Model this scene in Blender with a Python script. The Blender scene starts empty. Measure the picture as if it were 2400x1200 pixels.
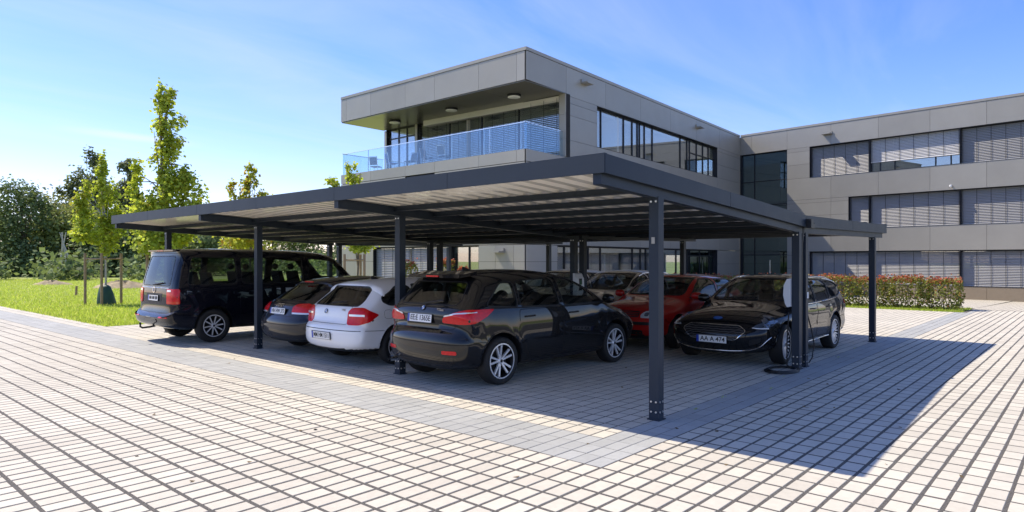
import bpy, bmesh, math, random
import numpy as np
from mathutils import Vector, Matrix
from mathutils.bvhtree import BVHTree

random.seed(7); RNG = np.random.default_rng(7)
SC = bpy.context.scene
COL = SC.collection
# ------------------------------------------------------------------ camera, sky, sun, exposure
YAW = 41.55
CAM = (-6.472, -3.627, 1.74)
cd = bpy.data.cameras.new('camera'); cam = bpy.data.objects.new('camera', cd); COL.objects.link(cam)
cam.location = CAM; cam.rotation_euler = (math.radians(90), 0, math.radians(YAW - 90))
cd.sensor_width = 36; cd.lens = 36 * 1553.5 / 2400; cd.shift_y = 10 / 2400
cd.clip_start = 0.05; cd.clip_end = 3000
SC.camera = cam
TOSUN = Vector((-0.2, 0.765, 1.0)).normalized()
world = bpy.data.worlds.new('World'); SC.world = world; world.use_nodes = True
wn = world.node_tree.nodes; wl = world.node_tree.links
for n in list(wn): wn.remove(n)
sky = wn.new('ShaderNodeTexSky'); sky.sky_type = 'NISHITA'; sky.sun_disc = False
sky.sun_elevation = math.asin(TOSUN.z); sky.sun_rotation = math.atan2(TOSUN.x, TOSUN.y)
sky.altitude = 300; sky.air_density = 1.0; sky.dust_density = 0.4; sky.ozone_density = 2.2
tc = wn.new('ShaderNodeTexCoord'); sep = wn.new('ShaderNodeSeparateXYZ'); wl.new(tc.outputs['Generated'], sep.inputs[0])
zz = wn.new('ShaderNodeMath'); zz.operation = 'ADD'; zz.inputs[1].default_value = 0.12; wl.new(sep.outputs['Z'], zz.inputs[0])
zm = wn.new('ShaderNodeMath'); zm.operation = 'MAXIMUM'; zm.inputs[1].default_value = 0.05; wl.new(zz.outputs[0], zm.inputs[0])
dx = wn.new('ShaderNodeMath'); dx.operation = 'DIVIDE'; wl.new(sep.outputs['X'], dx.inputs[0]); wl.new(zm.outputs[0], dx.inputs[1])
dy = wn.new('ShaderNodeMath'); dy.operation = 'DIVIDE'; wl.new(sep.outputs['Y'], dy.inputs[0]); wl.new(zm.outputs[0], dy.inputs[1])
cmb = wn.new('ShaderNodeCombineXYZ'); wl.new(dx.outputs[0], cmb.inputs[0]); wl.new(dy.outputs[0], cmb.inputs[1])
mp = wn.new('ShaderNodeMapping'); mp.inputs['Rotation'].default_value = (0, 0, math.radians(38)); mp.inputs['Scale'].default_value = (0.55, 1.5, 1); wl.new(cmb.outputs[0], mp.inputs[0])
nz = wn.new('ShaderNodeTexNoise'); nz.inputs['Scale'].default_value = 1.1; nz.inputs['Detail'].default_value = 7; nz.inputs['Roughness'].default_value = 0.55; nz.inputs['Distortion'].default_value = 0.6; wl.new(mp.outputs[0], nz.inputs['Vector'])
cr = wn.new('ShaderNodeValToRGB'); cr.color_ramp.elements[0].position = 0.42; cr.color_ramp.elements[0].color = (0, 0, 0, 1); cr.color_ramp.elements[1].position = 0.82; cr.color_ramp.elements[1].color = (0.36, 0.36, 0.36, 1); wl.new(nz.outputs['Fac'], cr.inputs[0])
mx = wn.new('ShaderNodeMix'); mx.data_type = 'RGBA'; mx.inputs['B'].default_value = (4.2, 4.4, 4.8, 1); wl.new(cr.outputs[0], mx.inputs['Factor']); wl.new(sky.outputs[0], mx.inputs['A'])
hsv = wn.new('ShaderNodeHueSaturation'); hsv.inputs['Saturation'].default_value = 1.24; hsv.inputs['Value'].default_value = 1.0; tn = wn.new('ShaderNodeMix'); tn.data_type = 'RGBA'; tn.blend_type = 'MULTIPLY'; tn.inputs['Factor'].default_value = 1.0; tn.inputs['B'].default_value = (1.0, 0.90, 1.04, 1); wl.new(sky.outputs[0], tn.inputs['A']); wl.new(tn.outputs['Result'], hsv.inputs['Color']); wl.new(hsv.outputs[0], mx.inputs['A'])
def _dir(px, py): return (Vector((math.cos(math.radians(YAW)), math.sin(math.radians(YAW)), 0)) + Vector((math.sin(math.radians(YAW)), -math.cos(math.radians(YAW)), 0)) * ((px - 1200) / 1553.5) + Vector((0, 0, (610 - py) / 1553.5))).normalized()
_a, _b = _dir(70, 292), _dir(420, 334); _n = _a.cross(_b).normalized(); _t = (_b - _a).normalized()       # an old vapour trail low in the sky
def _dot(v):
    q = wn.new('ShaderNodeVectorMath'); q.operation = 'DOT_PRODUCT'; q.inputs[1].default_value = v; wl.new(tc.outputs['Generated'], q.inputs[0]); return q.outputs['Value']
_ab = wn.new('ShaderNodeMath'); _ab.operation = 'ABSOLUTE'; wl.new(_dot(_n), _ab.inputs[0])
_m1 = wn.new('ShaderNodeMapRange'); _m1.interpolation_type = 'SMOOTHSTEP'; _m1.inputs['From Min'].default_value = 0.0075; _m1.inputs['From Max'].default_value = 0.0; wl.new(_ab.outputs[0], _m1.inputs['Value'])
_s0, _s1 = _t.dot(_a), _t.dot(_b); _al = _dot(_t)
_m2 = wn.new('ShaderNodeMapRange'); _m2.interpolation_type = 'SMOOTHSTEP'; _m2.inputs['From Min'].default_value = _s0; _m2.inputs['From Max'].default_value = _s0 + .7 * (_s1 - _s0); wl.new(_al, _m2.inputs['Value'])
_m3 = wn.new('ShaderNodeMapRange'); _m3.interpolation_type = 'SMOOTHSTEP'; _m3.inputs['From Min'].default_value = _s1 + .25 * (_s1 - _s0); _m3.inputs['From Max'].default_value = _s1 - .2 * (_s1 - _s0); wl.new(_al, _m3.inputs['Value'])
_p = wn.new('ShaderNodeMath'); _p.operation = 'MULTIPLY'; wl.new(_m1.outputs[0], _p.inputs[0]); wl.new(_m2.outputs[0], _p.inputs[1])
_q = wn.new('ShaderNodeMath'); _q.operation = 'MULTIPLY'; wl.new(_p.outputs[0], _q.inputs[0]); wl.new(_m3.outputs[0], _q.inputs[1])
_r = wn.new('ShaderNodeMath'); _r.operation = 'MULTIPLY_ADD'; _r.use_clamp = True; _r.inputs[1].default_value = 0.55; wl.new(_q.outputs[0], _r.inputs[0]); wl.new(cr.outputs[0], _r.inputs[2]); wl.new(_r.outputs[0], mx.inputs['Factor'])
bg = wn.new('ShaderNodeBackground'); bg.inputs['Strength'].default_value = 0.142; wl.new(mx.outputs['Result'], bg.inputs['Color'])
wo = wn.new('ShaderNodeOutputWorld'); wl.new(bg.outputs[0], wo.inputs['Surface'])
sd = bpy.data.lights.new('sun', 'SUN'); so = bpy.data.objects.new('sun', sd); COL.objects.link(so)
sd.energy = 4.3; sd.angle = math.radians(0.53); sd.color = (1.0, 0.90, 0.74)
so.rotation_euler = TOSUN.to_track_quat('Z', 'Y').to_euler(); so.location = (0, 0, 30)
vs = SC.view_settings; vs.view_transform = 'Standard'; vs.look = 'None'; vs.exposure = 0.66; vs.gamma = 1.0; vs.use_curve_mapping = False
SC.cycles.max_bounces = 8; SC.cycles.glossy_bounces = 4; SC.cycles.transparent_max_bounces = 12; SC.cycles.transmission_bounces = 4
SC.cycles.sample_clamp_indirect = 6.0; SC.cycles.caustics_reflective = False; SC.cycles.caustics_refractive = False
SC.cycles.use_denoising = True

# ------------------------------------------------------------------ helpers
SA, CA = math.sin(math.radians(YAW)), math.cos(math.radians(YAW))
RIGHT = Vector((SA, -CA, 0)); FWD = Vector((CA, SA, 0))
def view_pt(px, d, z=0.0):            # plan point at picture column px and depth d (metres)
    r = (px - 1200) / 1553.5 * d
    return Vector((CAM[0] + RIGHT.x * r + FWD.x * d, CAM[1] + RIGHT.y * r + FWD.y * d, z))
def cam_depth(x, y): return (x - CAM[0]) * FWD.x + (y - CAM[1]) * FWD.y
def cam_right(x, y): return (x - CAM[0]) * RIGHT.x + (y - CAM[1]) * RIGHT.y

def mat(name, col, rough=0.5, metal=0.0, spec=0.5, coat=0.0, coat_rough=0.03, var=0.0, vscale=4.0, isl=0.0, bump=0.0, bscale=60.0, trans=0.0, rvar=0.0, two=None, pos=False, big=0.0):
    m = bpy.data.materials.new(name); m.use_nodes = True
    nt = m.node_tree; b = nt.nodes['Principled BSDF']; L = nt.links
    b.inputs['Roughness'].default_value = rough; b.inputs['Metallic'].default_value = metal
    b.inputs['Specular IOR Level'].default_value = spec; b.inputs['Coat Weight'].default_value = coat; b.inputs['Coat Roughness'].default_value = coat_rough
    b.inputs['Base Color'].default_value = (*col, 1)
    cur = None
    tcn = nt.nodes.new('ShaderNodeTexCoord')
    geo = nt.nodes.new('ShaderNodeNewGeometry')
    def noise(scale, detail=4, rough_=0.6):
        n = nt.nodes.new('ShaderNodeTexNoise'); n.inputs['Scale'].default_value = scale; n.inputs['Detail'].default_value = detail; n.inputs['Roughness'].default_value = rough_
        L.new(geo.outputs['Position'] if pos else tcn.outputs['Object'], n.inputs['Vector']); return n
    if var or isl or two:
        rgb = nt.nodes.new('ShaderNodeRGB'); rgb.outputs[0].default_value = (*col, 1); cur = rgb.outputs[0]
        if two:
            g = nt.nodes.new('ShaderNodeNewGeometry'); w = nt.nodes.new('ShaderNodeTexWhiteNoise'); w.noise_dimensions = '1D'
            L.new(g.outputs['Random Per Island'], w.inputs['W'])
            mm = nt.nodes.new('ShaderNodeMix'); mm.data_type = 'RGBA'; mm.inputs['B'].default_value = (*two[0], 1)
            rp = nt.nodes.new('ShaderNodeMapRange'); rp.inputs['From Min'].default_value = 1 - two[1]; rp.inputs['From Max'].default_value = 1.0; L.new(w.outputs['Value'], rp.inputs['Value'])
            L.new(rp.outputs[0], mm.inputs['Factor']); L.new(cur, mm.inputs['A']); cur = mm.outputs['Result']
        if isl:
            g = nt.nodes.new('ShaderNodeNewGeometry'); oi = nt.nodes.new('ShaderNodeObjectInfo')
            ad = nt.nodes.new('ShaderNodeMath'); ad.operation = 'ADD'; L.new(g.outputs['Random Per Island'], ad.inputs[0]); L.new(oi.outputs['Random'], ad.inputs[1])
            fr = nt.nodes.new('ShaderNodeMath'); fr.operation = 'FRACT'; L.new(ad.outputs[0], fr.inputs[0])
            mr = nt.nodes.new('ShaderNodeMapRange'); mr.inputs['To Min'].default_value = 1 - isl; mr.inputs['To Max'].default_value = 1 + isl; L.new(fr.outputs[0], mr.inputs['Value'])
            hs = nt.nodes.new('ShaderNodeHueSaturation'); L.new(cur, hs.inputs['Color']); L.new(mr.outputs[0], hs.inputs['Value']); cur = hs.outputs[0]
        if var:
            n = noise(vscale, 5); mr = nt.nodes.new('ShaderNodeMapRange'); mr.inputs['From Min'].default_value = 0.25; mr.inputs['From Max'].default_value = 0.75
            mr.inputs['To Min'].default_value = 1 - var; mr.inputs['To Max'].default_value = 1 + var; L.new(n.outputs['Fac'], mr.inputs['Value'])
            hs = nt.nodes.new('ShaderNodeHueSaturation'); L.new(cur, hs.inputs['Color']); L.new(mr.outputs[0], hs.inputs['Value']); cur = hs.outputs[0]
        if big:
            n = noise(0.45, 3); mr = nt.nodes.new('ShaderNodeMapRange'); mr.inputs['From Min'].default_value = 0.35; mr.inputs['From Max'].default_value = 0.7; mr.inputs['To Min'].default_value = 1 + big * .4; mr.inputs['To Max'].default_value = 1 - big; L.new(n.outputs['Fac'], mr.inputs['Value'])
            hs = nt.nodes.new('ShaderNodeHueSaturation'); L.new(cur, hs.inputs['Color']); L.new(mr.outputs[0], hs.inputs['Value']); cur = hs.outputs[0]
        L.new(cur, b.inputs['Base Color'])
    if rvar:
        n = noise(vscale * 1.7, 4); mr = nt.nodes.new('ShaderNodeMapRange'); mr.inputs['To Min'].default_value = max(0.02, rough - rvar); mr.inputs['To Max'].default_value = min(1, rough + rvar)
        L.new(n.outputs['Fac'], mr.inputs['Value']); L.new(mr.outputs[0], b.inputs['Roughness'])
    if bump:
        n = noise(bscale, 6); bp = nt.nodes.new('ShaderNodeBump'); bp.inputs['Strength'].default_value = bump; bp.inputs['Distance'].default_value = 0.01
        L.new(n.outputs['Fac'], bp.inputs['Height']); L.new(bp.outputs[0], b.inputs['Normal'])
    if trans:      # leaves: part of the light passes through
        tr = nt.nodes.new('ShaderNodeBsdfTranslucent'); ms = nt.nodes.new('ShaderNodeMixShader'); ms.inputs[0].default_value = trans
        if cur is not None:
            gm = nt.nodes.new('ShaderNodeMix'); gm.data_type = 'RGBA'; gm.blend_type = 'MULTIPLY'; gm.inputs['Factor'].default_value = 1.0; gm.inputs['B'].default_value = (1.5, 1.45, 1.1, 1); L.new(cur, gm.inputs['A']); L.new(gm.outputs['Result'], tr.inputs['Color'])
        else: tr.inputs['Color'].default_value = (*col, 1)
        out = nt.nodes['Material Output']; L.new(b.outputs[0], ms.inputs[1]); L.new(tr.outputs[0], ms.inputs[2]); L.new(ms.outputs[0], out.inputs['Surface'])
    return m

def glass_mat(name, tint, fac=0.06, rough=0.0, refl=(1, 1, 1), ior=1.5):
    m = bpy.data.materials.new(name); m.use_nodes = True; nt = m.node_tree; L = nt.links
    for n in list(nt.nodes): nt.nodes.remove(n)
    out = nt.nodes.new('ShaderNodeOutputMaterial'); t = nt.nodes.new('ShaderNodeBsdfTransparent'); t.inputs['Color'].default_value = (*tint, 1)
    g = nt.nodes.new('ShaderNodeBsdfGlossy'); g.inputs['Roughness'].default_value = rough; g.inputs['Color'].default_value = (*refl, 1)
    f = nt.nodes.new('ShaderNodeLayerWeight'); f.inputs['Blend'].default_value = 0.5
    p5 = nt.nodes.new('ShaderNodeMath'); p5.operation = 'POWER'; p5.inputs[1].default_value = 5.0; L.new(f.outputs['Facing'], p5.inputs[0])
    a = nt.nodes.new('ShaderNodeMath'); a.operation = 'MULTIPLY_ADD'; a.use_clamp = True; a.inputs[1].default_value = 0.9; a.inputs[2].default_value = 0.03 + fac; L.new(p5.outputs[0], a.inputs[0])
    ms = nt.nodes.new('ShaderNodeMixShader'); L.new(a.outputs[0], ms.inputs[0]); L.new(t.outputs[0], ms.inputs[1]); L.new(g.outputs[0], ms.inputs[2]); L.new(ms.outputs[0], out.inputs['Surface'])
    return m

ORG = {}
def tag(o, label=None, cat=None, group=None, kind=None):
    if label: o['label'] = label
    if cat: o['category'] = cat
    if group: o['group'] = group
    if kind: o['kind'] = kind
    return o
def empty(name, loc=(0, 0, 0), rz=0.0, parent=None):
    o = bpy.data.objects.new(name, None); COL.objects.link(o); o.location = loc; o.rotation_euler = (0, 0, rz); o.empty_display_size = 0.2
    if parent: o.parent = parent
    ORG[o.name] = Vector(loc); return o
def thing(name, loc, label, cat, group=None, rz=0.0):
    return tag(empty(name, loc, rz), label, cat, group)

class MB:
    """collects geometry; build() links it as ONE mesh object"""
    def __init__(s): s.v = []; s.f = []; s.m = []
    def add(s, vs_, fs, mi=0):
        b = len(s.v); s.v += [tuple(p) for p in vs_]; s.f += [tuple(b + i for i in f) for f in fs]; s.m += [mi] * len(fs); return s
    def hexa(s, p, mi=0):     # 8 corners: bottom 4 (ccw from above), top 4
        return s.add(p, [(0, 3, 2, 1), (4, 5, 6, 7), (0, 1, 5, 4), (1, 2, 6, 5), (2, 3, 7, 6), (3, 0, 4, 7)], mi)
    def box(s, x0, x1, y0, y1, z0, z1, mi=0):
        return s.hexa([(x0, y0, z0), (x1, y0, z0), (x1, y1, z0), (x0, y1, z0), (x0, y0, z1), (x1, y0, z1), (x1, y1, z1), (x0, y1, z1)], mi)
    def tube(s, pts, r, n=8, mi=0, cap=True):
        pts = [Vector(p) for p in pts]; rr = r if isinstance(r, (list, tuple)) else [r] * len(pts); b = len(s.v); up = Vector((0, 0, 1))
        for i, p in enumerate(pts):
            t = (pts[min(i + 1, len(pts) - 1)] - pts[max(i - 1, 0)]).normalized()
            a = t.cross(up if abs(t.z) < 0.95 else Vector((1, 0, 0))).normalized(); c = a.cross(t)
            for k in range(n):
                w = 2 * math.pi * k / n; s.v.append(tuple(p + (a * math.cos(w) + c * math.sin(w)) * rr[i]))
        for i in range(len(pts) - 1):
            for k in range(n):
                k2 = (k + 1) % n; s.f.append((b + i * n + k, b + i * n + k2, b + (i + 1) * n + k2, b + (i + 1) * n + k)); s.m.append(mi)
        if cap:
            s.f.append(tuple(b + k for k in range(n))[::-1]); s.m.append(mi)
            e = b + (len(pts) - 1) * n; s.f.append(tuple(e + k for k in range(n))); s.m.append(mi)
        return s
    def lathe(s, prof, n=24, axis='z', c=(0, 0, 0), mi=0, close=False):    # prof: (radius, height)
        b = len(s.v); m = len(prof)
        for k in range(n):
            w = 2 * math.pi * k / n
            for r, h in prof:
                q = (r * math.cos(w), r * math.sin(w), h) if axis == 'z' else ((r * math.cos(w), h, r * math.sin(w)) if axis == 'y' else (h, r * math.cos(w), r * math.sin(w)))
                s.v.append((q[0] + c[0], q[1] + c[1], q[2] + c[2]))
        for k in range(n):
            k2 = (k + 1) % n
            for j in range(m - 1 if not close else m):
                j2 = (j + 1) % m; s.f.append((b + k * m + j, b + k2 * m + j, b + k2 * m + j2, b + k * m + j2)); s.m.append(mi)
        return s
    def mesh(s, name, mats, off=None, smooth=False, sharp=None, fix=True):
        me = bpy.data.meshes.new(name); v = s.v if off is None else [(p[0] - off[0], p[1] - off[1], p[2] - off[2]) for p in s.v]
        me.from_pydata(v, [], s.f)
        for m_ in (mats if isinstance(mats, (list, tuple)) else [mats]): me.materials.append(m_)
        if any(s.m): me.polygons.foreach_set('material_index', s.m)
        if fix:
            bm = bmesh.new(); bm.from_mesh(me); bmesh.ops.recalc_face_normals(bm, faces=bm.faces); bm.to_mesh(me); bm.free()
        if smooth:
            me.polygons.foreach_set('use_smooth', [True] * len(me.polygons)); me.set_sharp_from_angle(angle=math.radians(sharp or 35))
        me.update(); return me
    def build(s, name, mats, parent=None, local=False, smooth=False, sharp=None, fix=True):
        off = None if (local or parent is None) else ORG.get(parent.name)
        o = bpy.data.objects.new(name, s.mesh(name, mats, off, smooth, sharp, fix)); COL.objects.link(o)
        if parent: o.parent = parent; ORG[o.name] = off if off is not None else Vector((0, 0, 0))
        return o
def place(name, me, parent=None, loc=(0, 0, 0), rot=(0, 0, 0)):
    o = bpy.data.objects.new(name, me); COL.objects.link(o); o.location = loc; o.rotation_euler = rot
    if parent: o.parent = parent
    return o

# ------------------------------------------------------------------ materials
M = {}
M['paver'] = mat('paver_beige', (0.545, 0.505, 0.425), 0.85, isl=0.075, var=0.07, vscale=16, bump=0.25, bscale=220, pos=True, big=0.09)
M['paver_grey'] = mat('paver_grey', (0.365, 0.37, 0.36), 0.82, isl=0.07, var=0.07, vscale=16, bump=0.2, bscale=220, pos=True, big=0.08)
M['gravel'] = mat('joint_gravel', (0.11, 0.102, 0.092), 0.95, var=0.85, vscale=95, bump=1.0, bscale=160)
M['grass_ground'] = mat('grass_ground', (0.30, 0.345, 0.085), 0.95, var=0.35, vscale=0.8, bump=0.6, bscale=8)
M['blade'] = mat('grass_blade', (0.33, 0.43, 0.065), 0.7, spec=0.2, isl=0.3, trans=0.5, two=((0.52, 0.52, 0.18), 0.3))
M['soil'] = mat('soil', (0.36, 0.29, 0.18), 0.95, var=0.35, vscale=3, bump=0.8, bscale=12)
M['clad'] = mat('grey_cladding', (0.33, 0.315, 0.28), 0.45, 0.3, var=0.05, vscale=0.9, isl=0.06, rvar=0.07)
M['clad_dark'] = mat('wall_core', (0.02, 0.02, 0.02), 0.9, var=0.2)
M['soffit'] = mat('soffit_panel', (0.17, 0.165, 0.15), 0.28, 0.45, var=0.02, isl=0.02)
M['plinth'] = mat('plinth_panel', (0.26, 0.21, 0.15), 0.55, 0.1, var=0.04)
M['frame'] = mat('window_frame', (0.012, 0.014, 0.02), 0.4, 0.2, var=0.05)
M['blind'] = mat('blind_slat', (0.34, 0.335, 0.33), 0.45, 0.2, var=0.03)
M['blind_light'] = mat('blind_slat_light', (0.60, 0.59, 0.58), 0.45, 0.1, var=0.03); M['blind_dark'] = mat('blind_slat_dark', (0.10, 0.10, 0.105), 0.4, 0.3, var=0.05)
M['cord'] = mat('blind_cord', (0.03, 0.03, 0.035), 0.7)
M['glass'] = glass_mat('window_glass', (0.80, 0.86, 0.88), 0.24)
M['glass_stair'] = glass_mat('stair_glass', (0.085, 0.125, 0.135), 0.14, refl=(0.7, 0.85, 0.95))
M['glass_rail'] = glass_mat('balustrade_glass', (0.88, 0.94, 0.97), 0.07, refl=(0.80, 0.90, 1.0))
M['rail'] = mat('steel_rail', (0.75, 0.76, 0.78), 0.25, 0.9)
M['inner'] = mat('inner_wall', (0.62, 0.60, 0.56), 0.8, var=0.03)
M['inner_floor'] = mat('inner_floor', (0.30, 0.29, 0.28), 0.6, var=0.05)
M['lamp_white'] = mat('lamp_glass', (0.8, 0.8, 0.78), 0.4)
M['anthracite'] = mat('anthracite_steel', (0.026, 0.036, 0.052), 0.45, 0.0, spec=0.22, var=0.06, vscale=2.0, rvar=0.06)
M['sheet'] = mat('roof_sheet', (0.95, 0.90, 0.79), 0.35, 0.0, coat=1.0, coat_rough=0.14, var=0.03, vscale=1.5)
M['bolt'] = mat('bolt_steel', (0.6, 0.6, 0.6), 0.35, 0.9)
M['black_plastic'] = mat('black_plastic', (0.012, 0.012, 0.013), 0.45, var=0.1)
M['white_plastic'] = mat('white_plastic', (0.72, 0.73, 0.74), 0.35, var=0.02)
M['label_white'] = mat('label_white', (0.8, 0.8, 0.8), 0.5)
M['led_green'] = mat('led_green', (0.02, 0.22, 0.05), 0.3)
M['wood'] = mat('stake_wood', (0.33, 0.23, 0.14), 0.8, var=0.25, vscale=5, bump=0.4, bscale=25)
M['bark'] = mat('bark', (0.16, 0.13, 0.10), 0.9, var=0.3, vscale=8, bump=0.8, bscale=30)
M['bark_pale'] = mat('bark_pale', (0.45, 0.43, 0.38), 0.85, var=0.2, vscale=6)
M['bag'] = mat('watering_bag', (0.02, 0.07, 0.045), 0.55, var=0.2)
M['maple'] = mat('maple_leaf', (0.37, 0.44, 0.06), 0.6, spec=0.25, isl=0.35, trans=0.5, two=((0.36, 0.30, 0.04), 0.16))
M['maple_red'] = mat('maple_turning_leaf', (0.37, 0.40, 0.06), 0.6, spec=0.25, isl=0.35, trans=0.5, two=((0.38, 0.15, 0.03), 0.22))
M['wood_dark'] = mat('dark_leaf', (0.15, 0.20, 0.085), 0.7, spec=0.15, isl=0.45, trans=0.3)
M['wood_mid'] = mat('mid_leaf', (0.20, 0.24, 0.07), 0.7, spec=0.15, isl=0.4, trans=0.32)
M['wood_pale'] = mat('pale_leaf', (0.27, 0.27, 0.08), 0.7, spec=0.15, isl=0.35, trans=0.32)
M['poplar'] = mat('poplar_leaf', (0.18, 0.21, 0.10), 0.7, spec=0.15, isl=0.4, trans=0.3)
M['hedge'] = mat('hedge_leaf', (0.19, 0.215, 0.045), 0.55, spec=0.3, isl=0.35, trans=0.35, two=((0.36, 0.15, 0.07), 0.15))
M['hedge_red'] = mat('hedge_red_leaf', (0.40, 0.10, 0.06), 0.5, spec=0.3, isl=0.3, trans=0.35, two=((0.20, 0.20, 0.05), 0.55))
M['dead_leaf'] = mat('dead_leaf', (0.16, 0.11, 0.05), 0.8, isl=0.3)
M['chair_blue'] = mat('chair_blue', (0.02, 0.05, 0.35), 0.45)
M['chair_grey'] = mat('chair_fabric', (0.12, 0.13, 0.15), 0.6)
# ------------------------------------------------------------------ ground and paving
def slope_z(x): return -0.43 * min(1.0, max(0.0, (x - 22.0) / 15.0))
gx = [-500, -60, -0.6, 22.0, 37.0, 120, 700]; gy = [-500, -60, 15.9, 80, 300, 900]
g = MB(); g.v = [(x, y, slope_z(x) - 0.035) for y in gy for x in gx]
for j in range(len(gy) - 1):
    for i in range(len(gx) - 1):
        a_ = j * len(gx) + i; g.f.append((a_, a_ + 1, a_ + 1 + len(gx), a_ + len(gx))); g.m.append(0)
tag(g.build('ground', M['grass_ground'], fix=False), kind='structure')

PX, PY, OX, OY = 0.26, 0.165, -1.81, -0.495
def brick_mat():
    m = mat('paving_far', (0.545, 0.505, 0.425), 0.85); nt = m.node_tree; L = nt.links; b = nt.nodes['Principled BSDF']
    t = nt.nodes.new('ShaderNodeTexBrick'); t.offset = 0; t.inputs['Scale'].default_value = 1.0; t.inputs['Brick Width'].default_value = PX; t.inputs['Row Height'].default_value = PY
    t.inputs['Mortar Size'].default_value = 0.012; t.inputs['Color1'].default_value = (0.545, 0.505, 0.425, 1); t.inputs['Color2'].default_value = (0.515, 0.475, 0.40, 1); t.inputs['Mortar'].default_value = (0.125, 0.115, 0.103, 1)
    c = nt.nodes.new('ShaderNodeTexCoord'); L.new(c.outputs['Object'], t.inputs['Vector']); L.new(t.outputs['Color'], b.inputs['Base Color']); return m
M['paving_far'] = brick_mat()
pv = MB()
def sheet(x0, x1, y0, y1, z0, z1, mi): pv.add([(x0, y0, z0), (x1, y0, z1), (x1, y1, z1), (x0, y1, z0)], [(0, 1, 2, 3)], mi)
sheet(-40, -0.6, -40, 60, -0.0025, -0.0025, 0); sheet(-0.6, 20.0, -40, 15.9, -0.0025, -0.0025, 0); sheet(20.0, 22.0, -40, -0.2, -0.0025, -0.0025, 0)
sheet(22.0, 37.0, -40, -0.2, -0.002, -0.43, 1); sheet(23.2, 38.5, -0.2, 15.2, -0.034, -0.44, 1)
paving = tag(pv.build('paving', [M['gravel'], M['paving_far']], fix=False), kind='structure')

def paver_mesh_arrays(w, l):
    a, b_, ch = w / 2, l / 2, 0.003
    v = []
    for (aa, bb, z) in ((a - ch, b_ - ch, 0.0), (a, b_, -ch), (a, b_, -0.05)):
        v += [(-aa, -bb, z), (aa, -bb, z), (aa, bb, z), (-aa, bb, z)]
    f = [(0, 1, 2, 3)]
    for r in (0, 4):
        for k in range(4): k2 = (k + 1) % 4; f.append((r + 4 + k, r + 4 + k2, r + k2, r + k))
    return np.array(v), np.array(f)
cells = []
for i in range(-30, 91):
    x = OX + PX * (i + 0.5)
    for j in range(-60, 200):
        y = OY + PY * (j + 0.5)
        if x > -0.6 and y > 15.87: continue
        if x > 19.95 and y > -0.25: continue
        if x > 21.9: continue
        d = cam_depth(x, y); r = cam_right(x, y)
        if d < 0.6 or d > 31 or abs(r) > 0.80 * d + 1.4: continue
        band = (0 <= i <= 2 and j >= 0) or (0 <= j <= 2 and i >= 0)
        inside = x > -1.03 and y > 0
        inview = d > 4.62 and abs(r) < 0.765 * d
        cells.append((x, y, 1 if band else (2 if inside else 0), d, inview))
PV = {0: paver_mesh_arrays(PX - 0.031, PY - 0.026), 1: paver_mesh_arrays(PX - 0.009, PY - 0.008), 2: paver_mesh_arrays(PX - 0.021, PY - 0.018)}
PVM = {}
for k, (v, f) in PV.items():
    me = bpy.data.meshes.new('paver'); me.from_pydata(v.tolist(), [], f.tolist()); me.materials.append(M['paver_grey'] if k == 1 else M['paver']); PVM[k] = me
near = sorted([c for c in cells if c[4]], key=lambda c: c[3])[:300]; nearset = set((c[0], c[1]) for c in near)
for (x, y, k, d, _) in near:
    place('paver', PVM[k], paving, (x + random.gauss(0, .0012), y + random.gauss(0, .0012), random.gauss(0, .0005)), (random.gauss(0, .003), random.gauss(0, .003), random.gauss(0, .004)))
def mass(name, sel, mats, kind_to_mat):
    n = len(sel); V = np.zeros((n, 12, 3)); F = np.zeros((n, 9, 4), int); mi = np.zeros((n, 9), int)
    for q, (x, y, k, d, _) in enumerate(sel):
        v, f = PV[k]; t1, t2, rz = RNG.normal(0, .003), RNG.normal(0, .003), RNG.normal(0, .004)
        w = v.copy(); w[:, 2] += t1 * v[:, 1] + t2 * v[:, 0] + RNG.normal(0, .0005)
        w[:, 0] = v[:, 0] - rz * v[:, 1] + x + RNG.normal(0, .0012); w[:, 1] = v[:, 1] + rz * v[:, 0] + y + RNG.normal(0, .0012)
        V[q] = w; F[q] = f + 12 * q; mi[q] = kind_to_mat[k]
    me = bpy.data.meshes.new(name); me.vertices.add(n * 12); me.vertices.foreach_set('co', V.ravel())
    me.loops.add(n * 36); me.loops.foreach_set('vertex_index', F.ravel()); me.polygons.add(n * 9); me.polygons.foreach_set('loop_start', np.arange(0, n * 36, 4))
    me.polygons.foreach_set('material_index', mi.ravel()); me.polygons.foreach_set('use_smooth', [False] * (n * 9))
    for m_ in mats: me.materials.append(m_)
    me.update(calc_edges=True); me.validate()
    return place(name, me, paving)
tag(mass('pavers', [c for c in cells if (c[0], c[1]) not in nearset], [M['paver'], M['paver_grey']], {0: 0, 1: 1, 2: 0}), kind='stuff')

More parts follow.
